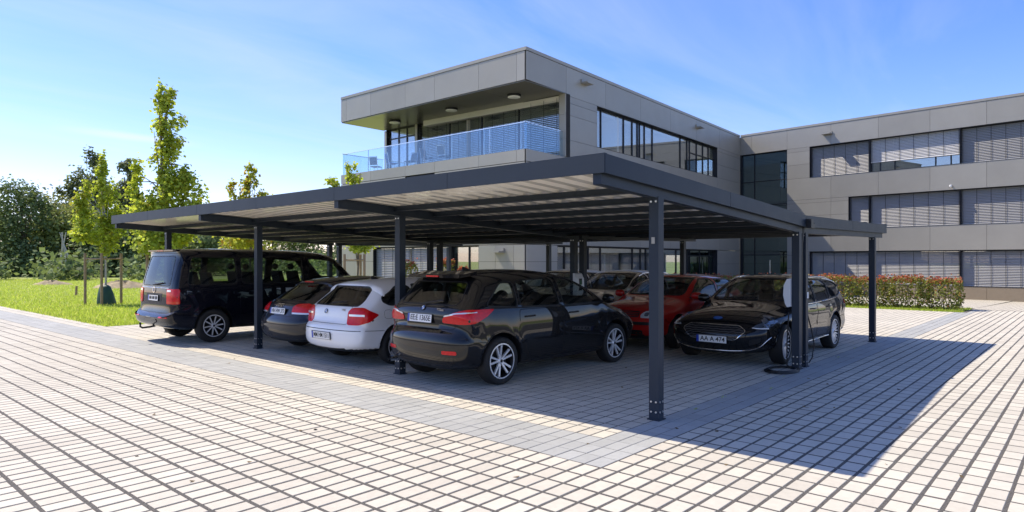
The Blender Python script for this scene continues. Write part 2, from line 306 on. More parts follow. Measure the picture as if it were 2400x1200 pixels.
# ------------------------------------------------------------------ office building
class Fr:      # a vertical wall plane: s runs along it, z up, o outwards
    def __init__(s, p0, p1, out):
        s.p = Vector((*p0, 0)); s.e = (Vector((*p1, 0)) - s.p).normalized(); n = Vector((-s.e.y, s.e.x, 0)); s.n = n if n.dot(Vector((*out, 0))) > 0 else -n
    def pt(s, a, z, o=0.0): q = s.p + s.e * a + s.n * o; return Vector((q.x, q.y, z))
    def box(s, mb, s0, s1, z0, z1, o0, o1, mi=0):
        return mb.hexa([s.pt(s0, z0, o0), s.pt(s1, z0, o0), s.pt(s1, z0, o1), s.pt(s0, z0, o1), s.pt(s0, z1, o0), s.pt(s1, z1, o0), s.pt(s1, z1, o1), s.pt(s0, z1, o1)], mi)
A_, L_, I_, E_ = (14.11, 13.86), (14.02, 26.72), (38.63, 15.14), (36.05, -8.2)
FF, FR, FW = Fr(A_, L_, (-1, 0)), Fr(A_, I_, (0, -1)), Fr(I_, E_, (-1, 0))
ZB, ZT = -0.45, 10.44
bld = thing('office_building', (26.0, 16.0, ZB), 'grey metal clad three storey office building with roof terrace and long window bands', 'building')
core = MB()
def zone(fr, s0, s1, z0, z1, sj=(), zj=(), gap=0.012, m='clad', o=0.035, core_d=0.30, name='panel'):
    ss = [s0] + sorted(q for q in sj if s0 + 0.05 < q < s1 - 0.05) + [s1]; zs = [z0] + sorted(q for q in zj if z0 + 0.03 < q < z1 - 0.03) + [z1]
    fr.box(core, s0 + 0.004, s1 - 0.004, z0 + 0.004, z1 - 0.004, -core_d, -0.002)
    for a, b in zip(ss[:-1], ss[1:]):
        for c, d in zip(zs[:-1], zs[1:]):
            fr.box(MB(), a + gap / 2, b - gap / 2, c + gap / 2, d - gap / 2, 0.0, o).build(name, M[m], bld)
def window(fr, s0, s1, z0, z1, mull=(), trans=(), o=-0.20, fw=0.06, glass='glass', partial=()):
    fb = MB(); dpt = 0.07
    fr.box(fb, s0, s1, z1 - fw, z1 - 0.001, o - dpt, o + 0.02); fr.box(fb, s0, s1, z0 + 0.001, z0 + fw, o - dpt, o + 0.02)
    fr.box(fb, s0 + 0.001, s0 + fw, z0 + fw, z1 - fw, o - dpt, o + 0.018); fr.box(fb, s1 - fw, s1 - 0.001, z0 + fw, z1 - fw, o - dpt, o + 0.018)
    for m_ in mull: fr.box(fb, m_ - fw / 2, m_ + fw / 2, z0 + fw, z1 - fw, o - dpt, o + 0.016)
    for t in trans: fr.box(fb, s0 + fw, s1 - fw, t - fw / 2, t + fw / 2, o - dpt, o + 0.012)
    for (a, b, t) in partial: fr.box(fb, a, b, t - fw / 2, t + fw / 2, o - dpt, o + 0.012)
    # reveal
    fr.box(fb, s0, s1, z1 - 0.012, z1 - 0.0005, o + 0.02, 0.03); fr.box(fb, s0, s1, z0 + 0.0005, z0 + 0.012, o + 0.02, 0.05)
    fr.box(fb, s0 + 0.0005, s0 + 0.012, z0 + 0.012, z1 - 0.012, o + 0.02, 0.03); fr.box(fb, s1 - 0.012, s1 - 0.0005, z0 + 0.012, z1 - 0.012, o + 0.02, 0.03)
    w = fb.build('window', M['frame'], bld)
    es = [s0 + fw * .5] + sorted(mull) + [s1 - fw * .5]; ts = [z0 + fw * .5] + sorted(trans) + [z1 - fw * .5]
    for a, b in zip(es[:-1], es[1:]):
        for c, d in zip(ts[:-1], ts[1:]): fr.box(MB(), a + fw * .4, b - fw * .4, c + fw * .4, d - fw * .4, o - 0.045, o - 0.025).build('pane', M[glass], w)
    return w
def blind(fr, w, s0, s1, z0, z1, o=-0.12, pitch=0.085, tilt=60, cords=0.66, m='blind'):
    sb = MB(); wd = 0.085; ct, st = math.cos(math.radians(tilt)) * wd / 2, math.sin(math.radians(tilt)) * wd / 2
    z = z0 + pitch * 0.6
    while z < z1 - 0.02:
        t = 0.003
        p = [(o - ct, z + st), (o + ct, z - st), (o + ct, z - st + t), (o - ct, z + st + t)]
        sb.add([fr.pt(a, q[1], q[0]) for a in (s0, s1) for q in p], [(0, 1, 5, 4), (1, 2, 6, 5), (2, 3, 7, 6), (3, 0, 4, 7), (0, 3, 2, 1), (4, 5, 6, 7)])
        z += pitch
    fr.box(sb, s0, s1, z0 - 0.02, z0 + 0.015, o - 0.03, o + 0.03)
    n = max(1, int((s1 - s0) / cords)); 
    for k in range(n + 1):
        a = s0 + 0.06 + (s1 - s0 - 0.12) * k / n; fr.box(sb, a - 0.009, a + 0.009, z0, z1, o + 0.036, o + 0.042, 1)
    return tag(sb.build('blind', [M[m], M['cord']], w, fix=False), kind='stuff')
def bracket_lamp(fr, a, z, label):
    t = thing('wall_lamp', fr.pt(a, z, 0.036), label, 'wall lamp', 'bracket lamps on the building')
    m_ = MB(); fr.box(m_, a - 0.28, a + 0.28, z - 0.02, z + 0.05, 0.036, 0.40); m_.build('lamp_head', M['clad'], t)
    m_ = MB(); fr.box(m_, a - 0.28, a + 0.28, z + 0.052, z + 0.17, 0.036, 0.10); m_.build('back_plate', M['clad'], t)
    return t

JF = (0.47, 2.64, 5.46, 7.56, 10.28, 12.38); JR = (2.9, 6.28, 9.85, 13.42, 17.05, 20.75); JW = (0.9, 3.39, 6.2, 8.95, 11.66, 14.33, 17.0, 19.7, 22.3)
LF, LR, LW = 12.86, 24.55, 23.4
# -- terrace front
zone(FF, 0.036, LF, 9.11, 10.29, JF); zone(FF, 0.036, LF, 5.79, 6.29, JF); 
zone(FF, 0.036, 5.46, 2.40, 5.775, (2.64,), (4.05,)); zone(FF, 7.56, LF, 2.40, 5.775, JF, (4.05,)); zone(FF, 5.46, 7.56, 2.40, 5.52, (), (4.05,))
lv = MB()
for k in range(4): FF.box(lv, 5.48, 7.54, 5.535 + k * 0.06, 5.565 + k * 0.06, -0.10, -0.02 + 0.01 * (k % 2))
FF.box(lv, 5.47, 7.55, 5.525, 5.77, -0.2, -0.12); lv.build('vent_grille', M['frame'], bld)
zone(FF, 0.036, 2.64, ZB, 2.385, (0.63, 1.66), (1.68,)); zone(FF, 10.07, LF, ZB, 2.385, (11.6,), (1.68,))
w = window(FF, 2.64, 4.46, ZB, 2.385, (3.45,)); 
w = window(FF, 4.46, 10.07, ZB, 2.385, (7.3,)); blind(FF, w, 4.54, 7.26, 0.0, 2.32); blind(FF, w, 7.34, 10.0, 0.0, 2.32)
FS = Fr(FF.pt(0, 0, -2.82)[:2], FF.pt(LF, 0, -2.82)[:2], (-1, 0))        # set-back terrace wall
zone(FS, 0.05, 0.42, 6.30, 9.09, (), (7.1, 8.18)); zone(FS, 9.95, 10.15, 6.30, 9.09)
w = window(FS, 0.42, 9.95, 6.30, 9.07, (2.9, 5.3, 7.6), o=-0.12)
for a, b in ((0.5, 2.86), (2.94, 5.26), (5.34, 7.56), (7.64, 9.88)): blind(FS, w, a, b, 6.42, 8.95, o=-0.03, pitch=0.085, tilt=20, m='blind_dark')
w = window(FS, 10.15, 12.6, 6.30, 9.07, (11.0, 11.7), (8.55,), o=-0.12)
# -- terrace: floor, soffit, roof slab, lamps
def slab(name, z0, z1, poly, m):
    mb = MB(); n = len(poly); mb.add([(p[0], p[1], z) for z in (z0, z1) for p in poly], [tuple(range(n))[::-1], tuple(range(n, 2 * n))] + [(k, (k + 1) % n, n + (k + 1) % n, n + k) for k in range(n)]); return mb.build(name, M[m], bld)
def fp(fr, a, o): q = fr.pt(a, 0, o); return (q.x, q.y)
for k in range(5):
    a, b = LF * k / 5 + 0.006, LF * (k + 1) / 5 - 0.006
    slab('soffit_panel', 9.075, 9.105, [fp(FF, max(a, 0.06), -0.02), fp(FF, b, -0.02), fp(FF, b, -2.80), fp(FF, max(a, 0.06), -2.80)], 'soffit')
slab('terrace_floor', 5.95, 6.24, [fp(FF, 0.06, -0.31), fp(FF, LF, -0.31), fp(FF, LF, -2.8), fp(FF, 0.06, -2.8)], 'inner_floor')
slab('roof', 10.0, 10.25, [fp(FF, 0.32, -0.32), fp(FF, LF, -0.32), fp(FF, LF, -14), fp(FR, LR, -14), fp(FR, LR, -0.32)], 'clad_dark')
slab('roof', 9.95, 10.2, [fp(FW, 0.0, -0.32), fp(FW, LW, -0.32), fp(FW, LW, -13), fp(FW, 0, -13)], 'clad_dark')
for (fr, a, b) in ((FF, -0.05, LF), (FR, 0.05, LR - 0.06), (FW, 0.1, LW)):
    js = [a] + [q for q in (3.7, 7.4, 11.1, 14.8, 18.5, 22.2) if q < b - 0.5] + [b]
    for s0, s1 in zip(js[:-1], js[1:]): fr.box(MB(), s0 + 0.004, s1 - 0.004, 10.305, ZT, -0.36, 0.055).build('coping', M['clad'], bld)
    fr.box(core, a + 0.06, b - 0.02, 10.28, 10.31, -0.3, 0.01)
for s, nm in ((1.9, 'nearest the roof corner'), (5.9, 'in the middle of the row'), (10.2, 'over the glass door end')):
    c = FF.pt(s, 9.07, -1.45); t = thing('ceiling_lamp', c, 'round white flat lamp under the terrace roof, ' + nm, 'ceiling lamp', 'round lamps under the terrace roof')
    m_ = MB(); m_.lathe([(0, 0), (0.31, 0), (0.31, -0.10), (0.29, -0.10), (0, -0.10)], 28, c=tuple(c)); m_.build('lamp_housing', M['frame'], t, smooth=True)
    m_ = MB(); m_.lathe([(0, -0.102), (0.285, -0.102), (0.28, -0.125), (0.22, -0.135), (0, -0.14)], 28, c=tuple(c)); m_.build('diffuser', M['lamp_white'], t, smooth=True)
# -- glass balustrade
bal = thing('glass_balustrade', FF.pt(5, 6.29, -0.05), 'clear blue tinted glass balustrade with thin pale rail round the terrace', 'balustrade')
FL = Fr(FF.pt(LF, 0)[:2], FF.pt(LF, 0, -2.8)[:2], (0, 1))
for fr, cuts in ((FF, (0.02, 2.08, 6.3, 10.63, LF - 0.02)), (FR, (0.02, 2.85)), (FL, (0.02, 2.7))):
    for a, b in zip(cuts[:-1], cuts[1:]):
        fr.box(MB(), a + 0.008, b - 0.008, 6.05, 7.395, -0.095, -0.075).build('glass_panel', M['glass_rail'], bal)
        if b < cuts[-1]: fr.box(MB(), b - 0.006, b + 0.006, 6.30, 7.39, -0.10, -0.07).build('joint_profile', M['rail'], bal)
    fr.box(MB(), cuts[0] - 0.02, cuts[-1], 7.397, 7.43, -0.105, -0.065).build('handrail', M['rail'], bal)
# -- long side face
zone(FR, 0.0, 2.9, 9.11, 10.29, (), ()); zone(FR, 2.9, LR - 0.05, 9.03, 10.29, JR)
zone(FR, 0.0, 2.87, 5.79, 6.29, ()); zone(FR, 0.0, LR - 0.05, 2.40, 5.775, JR, (4.05,))
zone(FR, 2.87, 5.49, 5.79, 9.03, (), (7.08, 8.18, 8.72)); zone(FR, 5.49, 20.38, 5.79, 7.08, JR); zone(FR, 20.38, LR - 0.05, 5.79, 9.03, (), (7.1, 7.95, 8.8))
window(FR, 5.49, 20.38, 7.08, 9.03, (6.24, 8.47, 9.38, 9.95, 10.2, 10.75, 11.67, 15.26, 16.23, 16.6, 17.63, 18.6, 19.5), partial=((16.6, 20.3, 8.25),))
zone(FR, 0.0, 2.21, ZB, 2.385, (), (1.68,)); zone(FR, 20.38, LR - 0.05, ZB, 2.385, (), (0.6, 1.5))
window(FR, 2.21, 15.86, ZB, 2.385, (3.1, 5.1, 6.2, 9.4, 10.3, 10.9, 11.5, 14.7))
window(FR, 15.86, 20.38, ZB, 2.385, (16.6, 18.1, 19.6), (2.0,), glass='glass_stair')
# -- right wing
zone(FW, 0.05, LW, 9.03, 10.29, JW); zone(FW, 3.39, LW, 5.65, 7.05, JW); zone(FW, 3.39, LW, 2.30, 3.69, JW)
zone(FW, 3.39, 4.87, 7.05, 9.03, (), (7.95, 8.78)); zone(FW, 3.39, 7.25, 3.69, 5.65, (6.2,), (4.6, 5.42)); zone(FW, 3.39, 4.87, 0.30, 2.30, (), (1.2, 2.05)); zone(FW, 3.39, LW, ZB, 0.30, JW, m='plinth')
window(FW, 0.06, 3.39, ZB, 9.03, (1.0,), (2.1, 5.5, 7.12), glass='glass_stair')
BJ = (8.43, 13.1, 17.8, 22.4)
for z0, z1, s0 in ((7.05, 9.03, 4.87), (3.69, 5.65, 7.25), (0.30, 2.30, 4.87)):
    sp = [s0] + list(BJ) + [LW]
    for a, b in zip(sp[:-1], sp[1:]):
        if z0 > 7 and a == 8.43:
            w = window(FW, a, b, z0, z1, (8.95, 9.75, 11.85, 12.6), (), o=-0.30); blind(FW, w, a + 0.03, b - 0.03, 7.63, z1 - 0.03, o=-0.22, m='blind_light')
        else:
            w = window(FW, a, b, z0, z1, (), (), o=-0.30); blind(FW, w, a + 0.03, b - 0.03, z0 + 0.04, z1 - 0.03, o=-0.22)
# -- inside: slabs and walls that show through the glass
for z in (2.36, 5.7, 9.05):
    FR.box(MB(), 2.9, LR - 1, z - 0.25, z + 0.05, -9.0, -0.35).build('floor_slab', M['inner'], bld)
FR.box(MB(), 1.0, LR, ZB, ZB + 0.1, -9.0, -0.35).build('floor_slab', M['inner_floor'], bld)
for z0, z1 in ((ZB + .1, 2.1), (5.76, 8.79)): FR.box(MB(), 3.2, LR - 0.2, z0, z1, -6.2, -6.0).build('inner_wall', M['inner'], bld)
for a in (4.0, 12.9, 19.0): FR.box(MB(), a, a + 0.15, 5.76, 8.79, -5.9, -0.9).build('inner_wall', M['inner'], bld)
for a in (2.6, 8.2, 15.3): FR.box(MB(), a, a + 0.15, ZB + .12, 2.1, -5.9, -1.2).build('inner_wall', M['inner'], bld)
FS.box(MB(), 0.6, 12.6, 6.28, 9.05, -5.2, -5.0).build('inner_wall', M['inner'], bld); FS.box(MB(), 0.5, LF, 6.0, 6.27, -5.2, -0.02).build('floor_slab', M['inner_floor'], bld)
FS.box(MB(), 12.62, LF - 0.01, 6.28, 9.05, -5.2, -0.02).build('end_wall', M['clad'], bld)
FW.box(MB(), 0.1, LW, ZB, 9.0, -5.2, -5.0).build('inner_wall', M['inner'], bld)
for z in (2.36, 5.7): FW.box(MB(), 0.3, LW, z - 0.25, z, -4.9, -0.4).build('floor_slab', M['inner'], bld)
FL.box(MB(), 0.3, 2.8, ZB, 5.77, -0.30, -0.004).build('end_wall', M['clad'], bld); FL.box(MB(), 2.9, 14.0, ZB, 5.9, -0.3, -0.004).build('end_wall', M['clad'], bld); FL.box(MB(), 0.04, 14.0, 9.12, 10.29, -0.3, 0.0).build('end_wall', M['clad'], bld)
FL.box(MB(), 0.3, 2.8, 5.78, 6.29, -0.30, 0.0).build('end_wall', M['clad'], bld)
FW.box(MB(), LW, LW + 0.3, ZB, 10.3, -13, 0.0).build('end_wall', M['clad'], bld)
FW.box(MB(), -7.0, 0.08, ZB, 9.0, -5.4, -5.2).build('inner_wall', M['inner'], bld); FR.box(MB(), LR - 0.045, LR + 0.25, ZB, 10.28, -0.3, 0.02).build('corner_post', M['clad'], bld)
FR.box(MB(), 8.5, LR + 5.0, ZB, 9.0, -9.3, -9.1).build('inner_wall', M['inner'], bld); FF.box(MB(), 0.6, LF - .4, ZB, 2.2, -4.2, -4.0).build('inner_wall', M['inner'], bld); FF.box(MB(), 0.4, LF - .3, 2.1, 2.35, -4.2, -0.32).build('floor_slab', M['inner'], bld)
core.build('wall_core', M['clad_dark'], bld)
# entrance handles and dark door leaf lines in the stairwell
m_ = MB(); m_.tube([FW.pt(2.15, 0.7, -0.1), FW.pt(2.15, 1.75, -0.1)], 0.02, 8); m_.build('door_handle', M['rail'], bld)
bracket_lamp(FR, 4.34, 9.80, 'bracket lamp high on the shaded side face near the terrace'); bracket_lamp(FR, 17.2, 9.80, 'bracket lamp high on the shaded side face near the inner corner')
bracket_lamp(FW, 6.0, 9.67, 'bracket lamp casting a long shadow on the sunlit right wing'); bracket_lamp(FF, 1.42, 2.08, 'bracket lamp on the ground floor wall behind the carport')
c = FW.pt(12.7, 5.86, 0.036); t = thing('dome_camera', c, 'small white dome camera above the middle windows of the right wing', 'camera')
m_ = MB(); m_.lathe([(0, 0.05), (0.06, 0.05), (0.075, 0.0), (0.07, -0.05), (0.045, -0.085), (0, -0.10)], 16, c=tuple(c + FW.n * 0.12)); m_.build('dome', M['white_plastic'], t, smooth=True, sharp=60)
m_ = MB(); FW.box(m_, 12.67, 12.73, 5.87, 5.93, 0.036, 0.14); m_.build('arm', M['white_plastic'], t)
# terrace chairs
def chair(a, o, rz, m, label, back=True):
    c = FF.pt(a, 6.24, o); t = thing('terrace_chair', c, label, 'chair', 'chairs on the terrace', rz)
    sm = MB(); sm.box(-.23, .23, -.22, .23, .43, .47); sm.build('seat', M[m], t, local=True)
    bm_ = MB(); bm_.hexa([(-.22, .21, .52), (.22, .21, .52), (.22, .24, .52), (-.22, .24, .52), (-.21, .30, .92), (.21, .30, .92), (.21, .33, .92), (-.21, .33, .92)]); bm_.build('backrest', M[m], t, local=True)
    for sx in (-.22, .22):
        MB().tube([(sx, -.20, 0), (sx, -.20, .43)], .014, 6).build('leg', M['rail'], t, local=True)
        MB().tube([(sx, .22, 0), (sx, .22, .45), (sx, .32, .95)], .014, 6).build('leg', M['rail'], t, local=True)
    MB().tube([(-.22, .32, .95), (.22, .32, .95)], .014, 6).build('back_rail', M['rail'], t, local=True)
chair(11.2, -1.0, 2.0, 'chair_grey', 'steel framed chair on the terrace nearest its open end'); chair(9.6, -0.8, 1.2, 'chair_blue', 'blue backed chair on the terrace')
chair(8.4, -1.0, -1.5, 'chair_grey', 'steel framed chair turned sideways beside the blue chair'); chair(7.0, -0.9, 0.2, 'chair_grey', 'steel framed chair facing away on the terrace middle'); chair(5.9, -1.0, 1.7, 'chair_grey', 'steel framed chair on the terrace nearest the roof corner')
# ------------------------------------------------------------------ carport
XN, XM, XF, YR, YL = -1.17, 4.62, 10.0, -0.10, 13.38
def ztop(x): return 2.76 - (x - XN) / (XM - XN) * 0.30 if x <= XM else 2.46 + (x - XM) / (XF - XM) * 0.06
cp = thing('carport', (4.4, 6.6, 0), 'long anthracite steel carport with corrugated roof over two rows of cars', 'carport')
AN = M['anthracite']
def slanted(mb, x0, x1, y0, y1, dz0, dz1):     # box whose top and bottom follow the roof slope
    return mb.hexa([(x0, y0, ztop(x0) + dz0), (x1, y0, ztop(x1) + dz0), (x1, y1, ztop(x1) + dz0), (x0, y1, ztop(x0) + dz0), (x0, y0, ztop(x0) + dz1), (x1, y0, ztop(x1) + dz1), (x1, y1, ztop(x1) + dz1), (x0, y1, ztop(x0) + dz1)])
PYS = (0.0, 4.4, 8.8, 13.2); PW = 0.058
def post(x, y):
    mb = MB(); zt = ztop(x) - 0.27
    mb.box(x - PW, x + PW, y - PW, y + PW, 0.006, zt); p = mb.build('post', AN, cp)
    fb = MB(); fb.box(x - 0.075, x + 0.075, y - 0.075, y + 0.075, 0.001, 0.012); fb.build('foot_plate', AN, p)
    bb = MB()
    for z in (0.09, 0.20):
        for s in (-1, 1):
            bb.lathe([(0, 0.0), (0.011, 0.0), (0.011, -0.008), (0, -0.009)], 8, 'x', (x - PW - 0.0, y + s * 0.03, z)); bb.lathe([(0, 0.0), (0.011, 0.0), (0.011, -0.008), (0, -0.009)], 8, 'y', (x + s * 0.03, y - PW, z))
    for s in (-1, 1): bb.lathe([(0, 0.0), (0.012, 0.0), (0.012, -0.008), (0, -0.009)], 8, 'x', (x - PW, y + s * 0.03, zt - 0.05))
    tag(bb.build('bolts', M['bolt'], p), kind='stuff'); return p
for y in PYS:
    for x in (0.0, 4.49, 4.81, 9.22): post(x, y)
    for x0, x1 in ((XN + 0.03, 4.60), (4.70, XF - 0.15)):
        slanted(MB(), x0, x1, y - 0.05, y + 0.05, -0.285, -0.152).build('beam', AN, cp)
def purlin(x, y0, y1):
    mb = MB(); slanted(mb, x - 0.02, x + 0.02, y0, y1, -0.228, -0.152); slanted(mb, x - 0.045, x - 0.021, y0, y1, -0.228, -0.219); return mb.build('purlin', AN, cp)
for x in (-0.12, 0.66, 1.44, 2.22, 3.0, 3.78, 4.40, 5.0, 6.0, 7.0, 8.0, 9.0, 9.75):
    for a, b in zip(PYS[:-1], PYS[1:]): purlin(x, a + 0.052, b - 0.052)
def roof_sheet(x0, x1):
    mb = MB(); pitch = 0.27; n = int((YL - YR - 0.02) / pitch); prof = []
    for k in range(n + 1):
        y = YR + 0.012 + k * pitch
        for dy, dz in ((0, -0.15), (0.11, -0.15), (0.145, -0.105), (0.235, -0.105)):
            if y + dy < YL - 0.012: prof.append((y + dy, dz))
    m_ = len(prof)
    for t in (0.0, 0.004):
        for x in (x0, x1):
            for y, dz in prof: mb.v.append((x, y, ztop(x) + dz + t))
    for i in range(m_ - 1):
        mb.f += [(i, i + 1, m_ + i + 1, m_ + i), (2 * m_ + i, 3 * m_ + i, 3 * m_ + i + 1, 2 * m_ + i + 1)]; mb.m += [0, 0]
    return mb.build('roof_sheet', M['sheet'], cp, fix=False)
roof_sheet(XN + 0.012, 4.50); roof_sheet(4.74, XF - 0.012)
mb = MB(); slanted(mb, 4.48, 4.76, YR + 0.02, YL - 0.02, -0.16, -0.15); slanted(mb, 4.47, 4.48, YR + 0.02, YL - 0.02, -0.16, -0.06); slanted(mb, 4.76, 4.77, YR + 0.02, YL - 0.02, -0.16, -0.06); mb.build('gutter', AN, cp)
FH = 0.185
ys = [YR - 0.006, 2.08, 4.40, 6.62, 8.85, 11.2, YL]
for a, b in zip(ys[:-1], ys[1:]):
    slanted(MB(), XN - 0.006, XN + 0.006, a + 0.003, b - 0.003, -FH, 0).build('fascia', AN, cp); slanted(MB(), XF - 0.006, XF + 0.006, a + 0.003, b - 0.003, -FH, 0).build('fascia', AN, cp)
    for x in (XN, XF): slanted(MB(), min(x, x + (0.05 if x < 0 else -0.05)), max(x, x + (0.05 if x < 0 else -0.05)), a + 0.003, b - 0.003, 0.0015, 0.006).build('fascia_cap', AN, cp)
for a, b in ((XN, 1.70), (1.70, XM), (XM, 7.3), (7.3, XF)):
    for y in (YR, YL): slanted(MB(), a + 0.008, b - 0.003, y - 0.006, y + 0.006, -FH, 0).build('fascia', AN, cp)
# lighting conduit on the purlins
for x in (3.1, 4.2):
    mb = MB(); mb.tube([(x, 0.2, ztop(x) - 0.243), (x, 13.0, ztop(x) - 0.243)], 0.012, 6); mb.build('conduit', M['black_plastic'], cp)
# downpipe with outlet and bracket at the middle posts of the near side
mb = MB(); mb.tube([(4.66, -0.02, ztop(4.66) - 0.15), (4.66, -0.02, ztop(4.66) - 0.35), (4.65, -0.01, 2.0), (4.65, 0.0, 0.08), (4.65, -0.05, 0.03)], 0.035, 10); mb.build('downpipe', M['black_plastic'], cp, smooth=True)
mb = MB(); mb.box(4.60, 4.72, -0.19, -0.108, ztop(4.66) - 0.20, ztop(4.66) - 0.06); mb.box(4.70, 4.86, -0.17, -0.11, ztop(4.66) - 0.20, ztop(4.66) - 0.13); mb.tube([(4.86, -0.14, 2.28), (4.89, -0.14, 2.31), (4.87, -0.14, 2.35)], 0.014, 6); mb.build('cable_outlet', M['black_plastic'], cp)
def wallbox_side(x, y, label, sg=1, z=0.0, display=False):      # hangs on one flank of a post
    t = thing('charging_box', (x, y, 1.2 + z), label, 'charging box', 'charging boxes on the carport posts')
    yb = PW + 0.004
    prof = [(yb, 1.0), (yb, 1.45), (yb + 0.05, 1.44), (yb + 0.10, 1.34), (yb + 0.11, 1.18), (yb + 0.08, 1.04), (yb + 0.05, 0.99)]
    n = len(prof); m_ = MB(); m_.add([(xx, y + sg * py_, zz + z) for xx in (x - 0.12, x + 0.12) for py_, zz in prof], [tuple(range(n)), tuple(range(n, 2 * n))[::-1]] + [(k, (k + 1) % n, n + (k + 1) % n, n + k) for k in range(n)]); m_.build('housing', M['white_plastic'], t)
    if display:
        q = lambda a, o: y + sg * (yb + a + o)
        m_ = MB(); m_.hexa([(x - .05, q(.095, -.004), 1.10 + z), (x + .05, q(.095, -.004), 1.10 + z), (x + .05, q(.095, .012), 1.10 + z), (x - .05, q(.095, .012), 1.10 + z), (x - .05, q(.10, -.006), 1.34 + z), (x + .05, q(.10, -.006), 1.34 + z), (x + .05, q(.10, .008), 1.34 + z), (x - .05, q(.10, .008), 1.34 + z)]); m_.build('display', M['black_plastic'], t)
        m_ = MB(); a, b = sorted((q(.10, .010), q(.10, .016))); m_.box(x - .008, x + .008, a, b, 1.20 + z, 1.30 + z); m_.build('status_light', M['led_green'], t)
wallbox_side(4.49, 0.0, 'white charging box on the post beside the black estate car')
wallbox_side(4.49, 4.4, 'white charging box with green light on the post behind the red hatchback', -1, .03, True); wallbox_side(4.49, 8.8, 'white charging box seen above the roof of the white hatchback', -1, .03, True)
mb = MB(); pts = []
for k in range(40):
    w_ = 2 * math.pi * k / 13.0; rr = 0.30 - 0.03 * (k // 13); pts.append((4.12 + rr * 1.25 * math.cos(w_), 0.10 + rr * 0.8 * math.sin(w_) , 0.018 + 0.010 * (k // 13)))
mb.tube([(4.42, 0.10, 0.9), (4.40, 0.12, 0.4), (4.40, 0.12, 0.06)] + pts, 0.011, 7); tag(mb.build('charging_cable', M['black_plastic'], smooth=True), 'coiled black charging cable lying at the foot of the double post', 'cable')
mb = MB(); mb.tube([(4.95, -0.02, 0.85), (5.02, -0.06, 0.6), (5.10, -0.08, 0.35), (5.05, -0.06, 0.12), (4.96, -0.04, 0.05)], 0.011, 7); tag(mb.build('charging_cable', M['black_plastic'], smooth=True), 'black cable loop hanging behind the double post', 'cable')
mb = MB(); mb.box(4.86, 4.876, -0.045, 0.045, 0.80 + .35, 0.92 + .35); mb.box(4.80, 4.86, -0.066, -0.0595, 1.12, 1.22); tag(mb.build('post_label', M['label_white']), 'small white label on the double post', 'label')
mb = MB(); mb.box(-0.0715, -0.0595, -0.02, 0.02, 1.92, 1.99); tag(mb.build('switch_box', M['clad']), 'small grey switch box high on the nearest front post', 'switch')
# ------------------------------------------------------------------ cars
def paint(name, col, metal=0.0, rough=0.45): return mat(name, col, rough, metal, spec=0.08, coat=1.0, coat_rough=0.01, var=0.02, vscale=2)
M['p_black'] = paint('paint_black', (0.006, 0.006, 0.007)); M['p_navy'] = paint('paint_navy', (0.006, 0.009, 0.026), 0.2); M['p_van'] = paint('paint_blue_black', (0.004, 0.005, 0.011), 0.1); M['p_anth'] = paint('paint_dark_grey', (0.016, 0.016, 0.021), 0.3)
M['p_white'] = paint('paint_white', (0.84, 0.85, 0.87)); M['p_red'] = paint('paint_red', (0.50, 0.012, 0.010)); M['p_grey'] = paint('paint_silver_grey', (0.58, 0.56, 0.53), 0.2); M['p_pale'] = paint('paint_pale_silver', (0.62, 0.61, 0.59), 0.25)
M['c_glass'] = glass_mat('car_glass', (0.74, 0.80, 0.79), 0.025); M['c_glass_dark'] = glass_mat('car_privacy_glass', (0.42, 0.47, 0.47), 0.025); M['c_cabin'] = mat('cabin_trim', (0.035, 0.035, 0.037), 0.8, var=0.1); M['c_seat'] = mat('seat_fabric', (0.022, 0.022, 0.024), 0.85, var=0.15, vscale=8); M['c_trim'] = mat('car_trim', (0.010, 0.010, 0.011), 0.5, var=0.1); M['c_gap'] = mat('panel_gap', (0.002, 0.002, 0.002), 0.9)
M['chrome'] = mat('chrome', (0.78, 0.78, 0.79), 0.10, 1.0); M['tyre'] = mat('tyre_rubber', (0.014, 0.014, 0.014), 0.75, var=0.15, vscale=12); M['rim'] = mat('rim_silver', (0.80, 0.81, 0.83), 0.3, 0.35); M['rim_dark'] = mat('rim_dark', (0.016, 0.016, 0.018), 0.35, 0.4)
M['lamp_red'] = mat('lamp_red', (0.62, 0.006, 0.010), 0.25, spec=0.3, coat=0.35, coat_rough=0.05, var=0.25, vscale=30); M['lamp_amber'] = mat('lamp_orange_red', (0.70, 0.05, 0.012), 0.12, coat=1.0); M['lamp_clear'] = mat('lamp_clear', (0.75, 0.75, 0.76), 0.08, 0.3, coat=1.0); M['lamp_head'] = mat('lamp_head', (0.20, 0.23, 0.27), 0.06, 0.6, coat=1.0, var=0.4, vscale=25)
M['plate_white'] = mat('plate_white', (0.78, 0.78, 0.77), 0.35); M['plate_blue'] = mat('plate_blue', (0.01, 0.05, 0.42), 0.35); M['plate_black'] = mat('plate_black', (0.006, 0.006, 0.006), 0.5); M['emblem_blue'] = mat('emblem_blue', (0.03, 0.13, 0.42), 0.3)

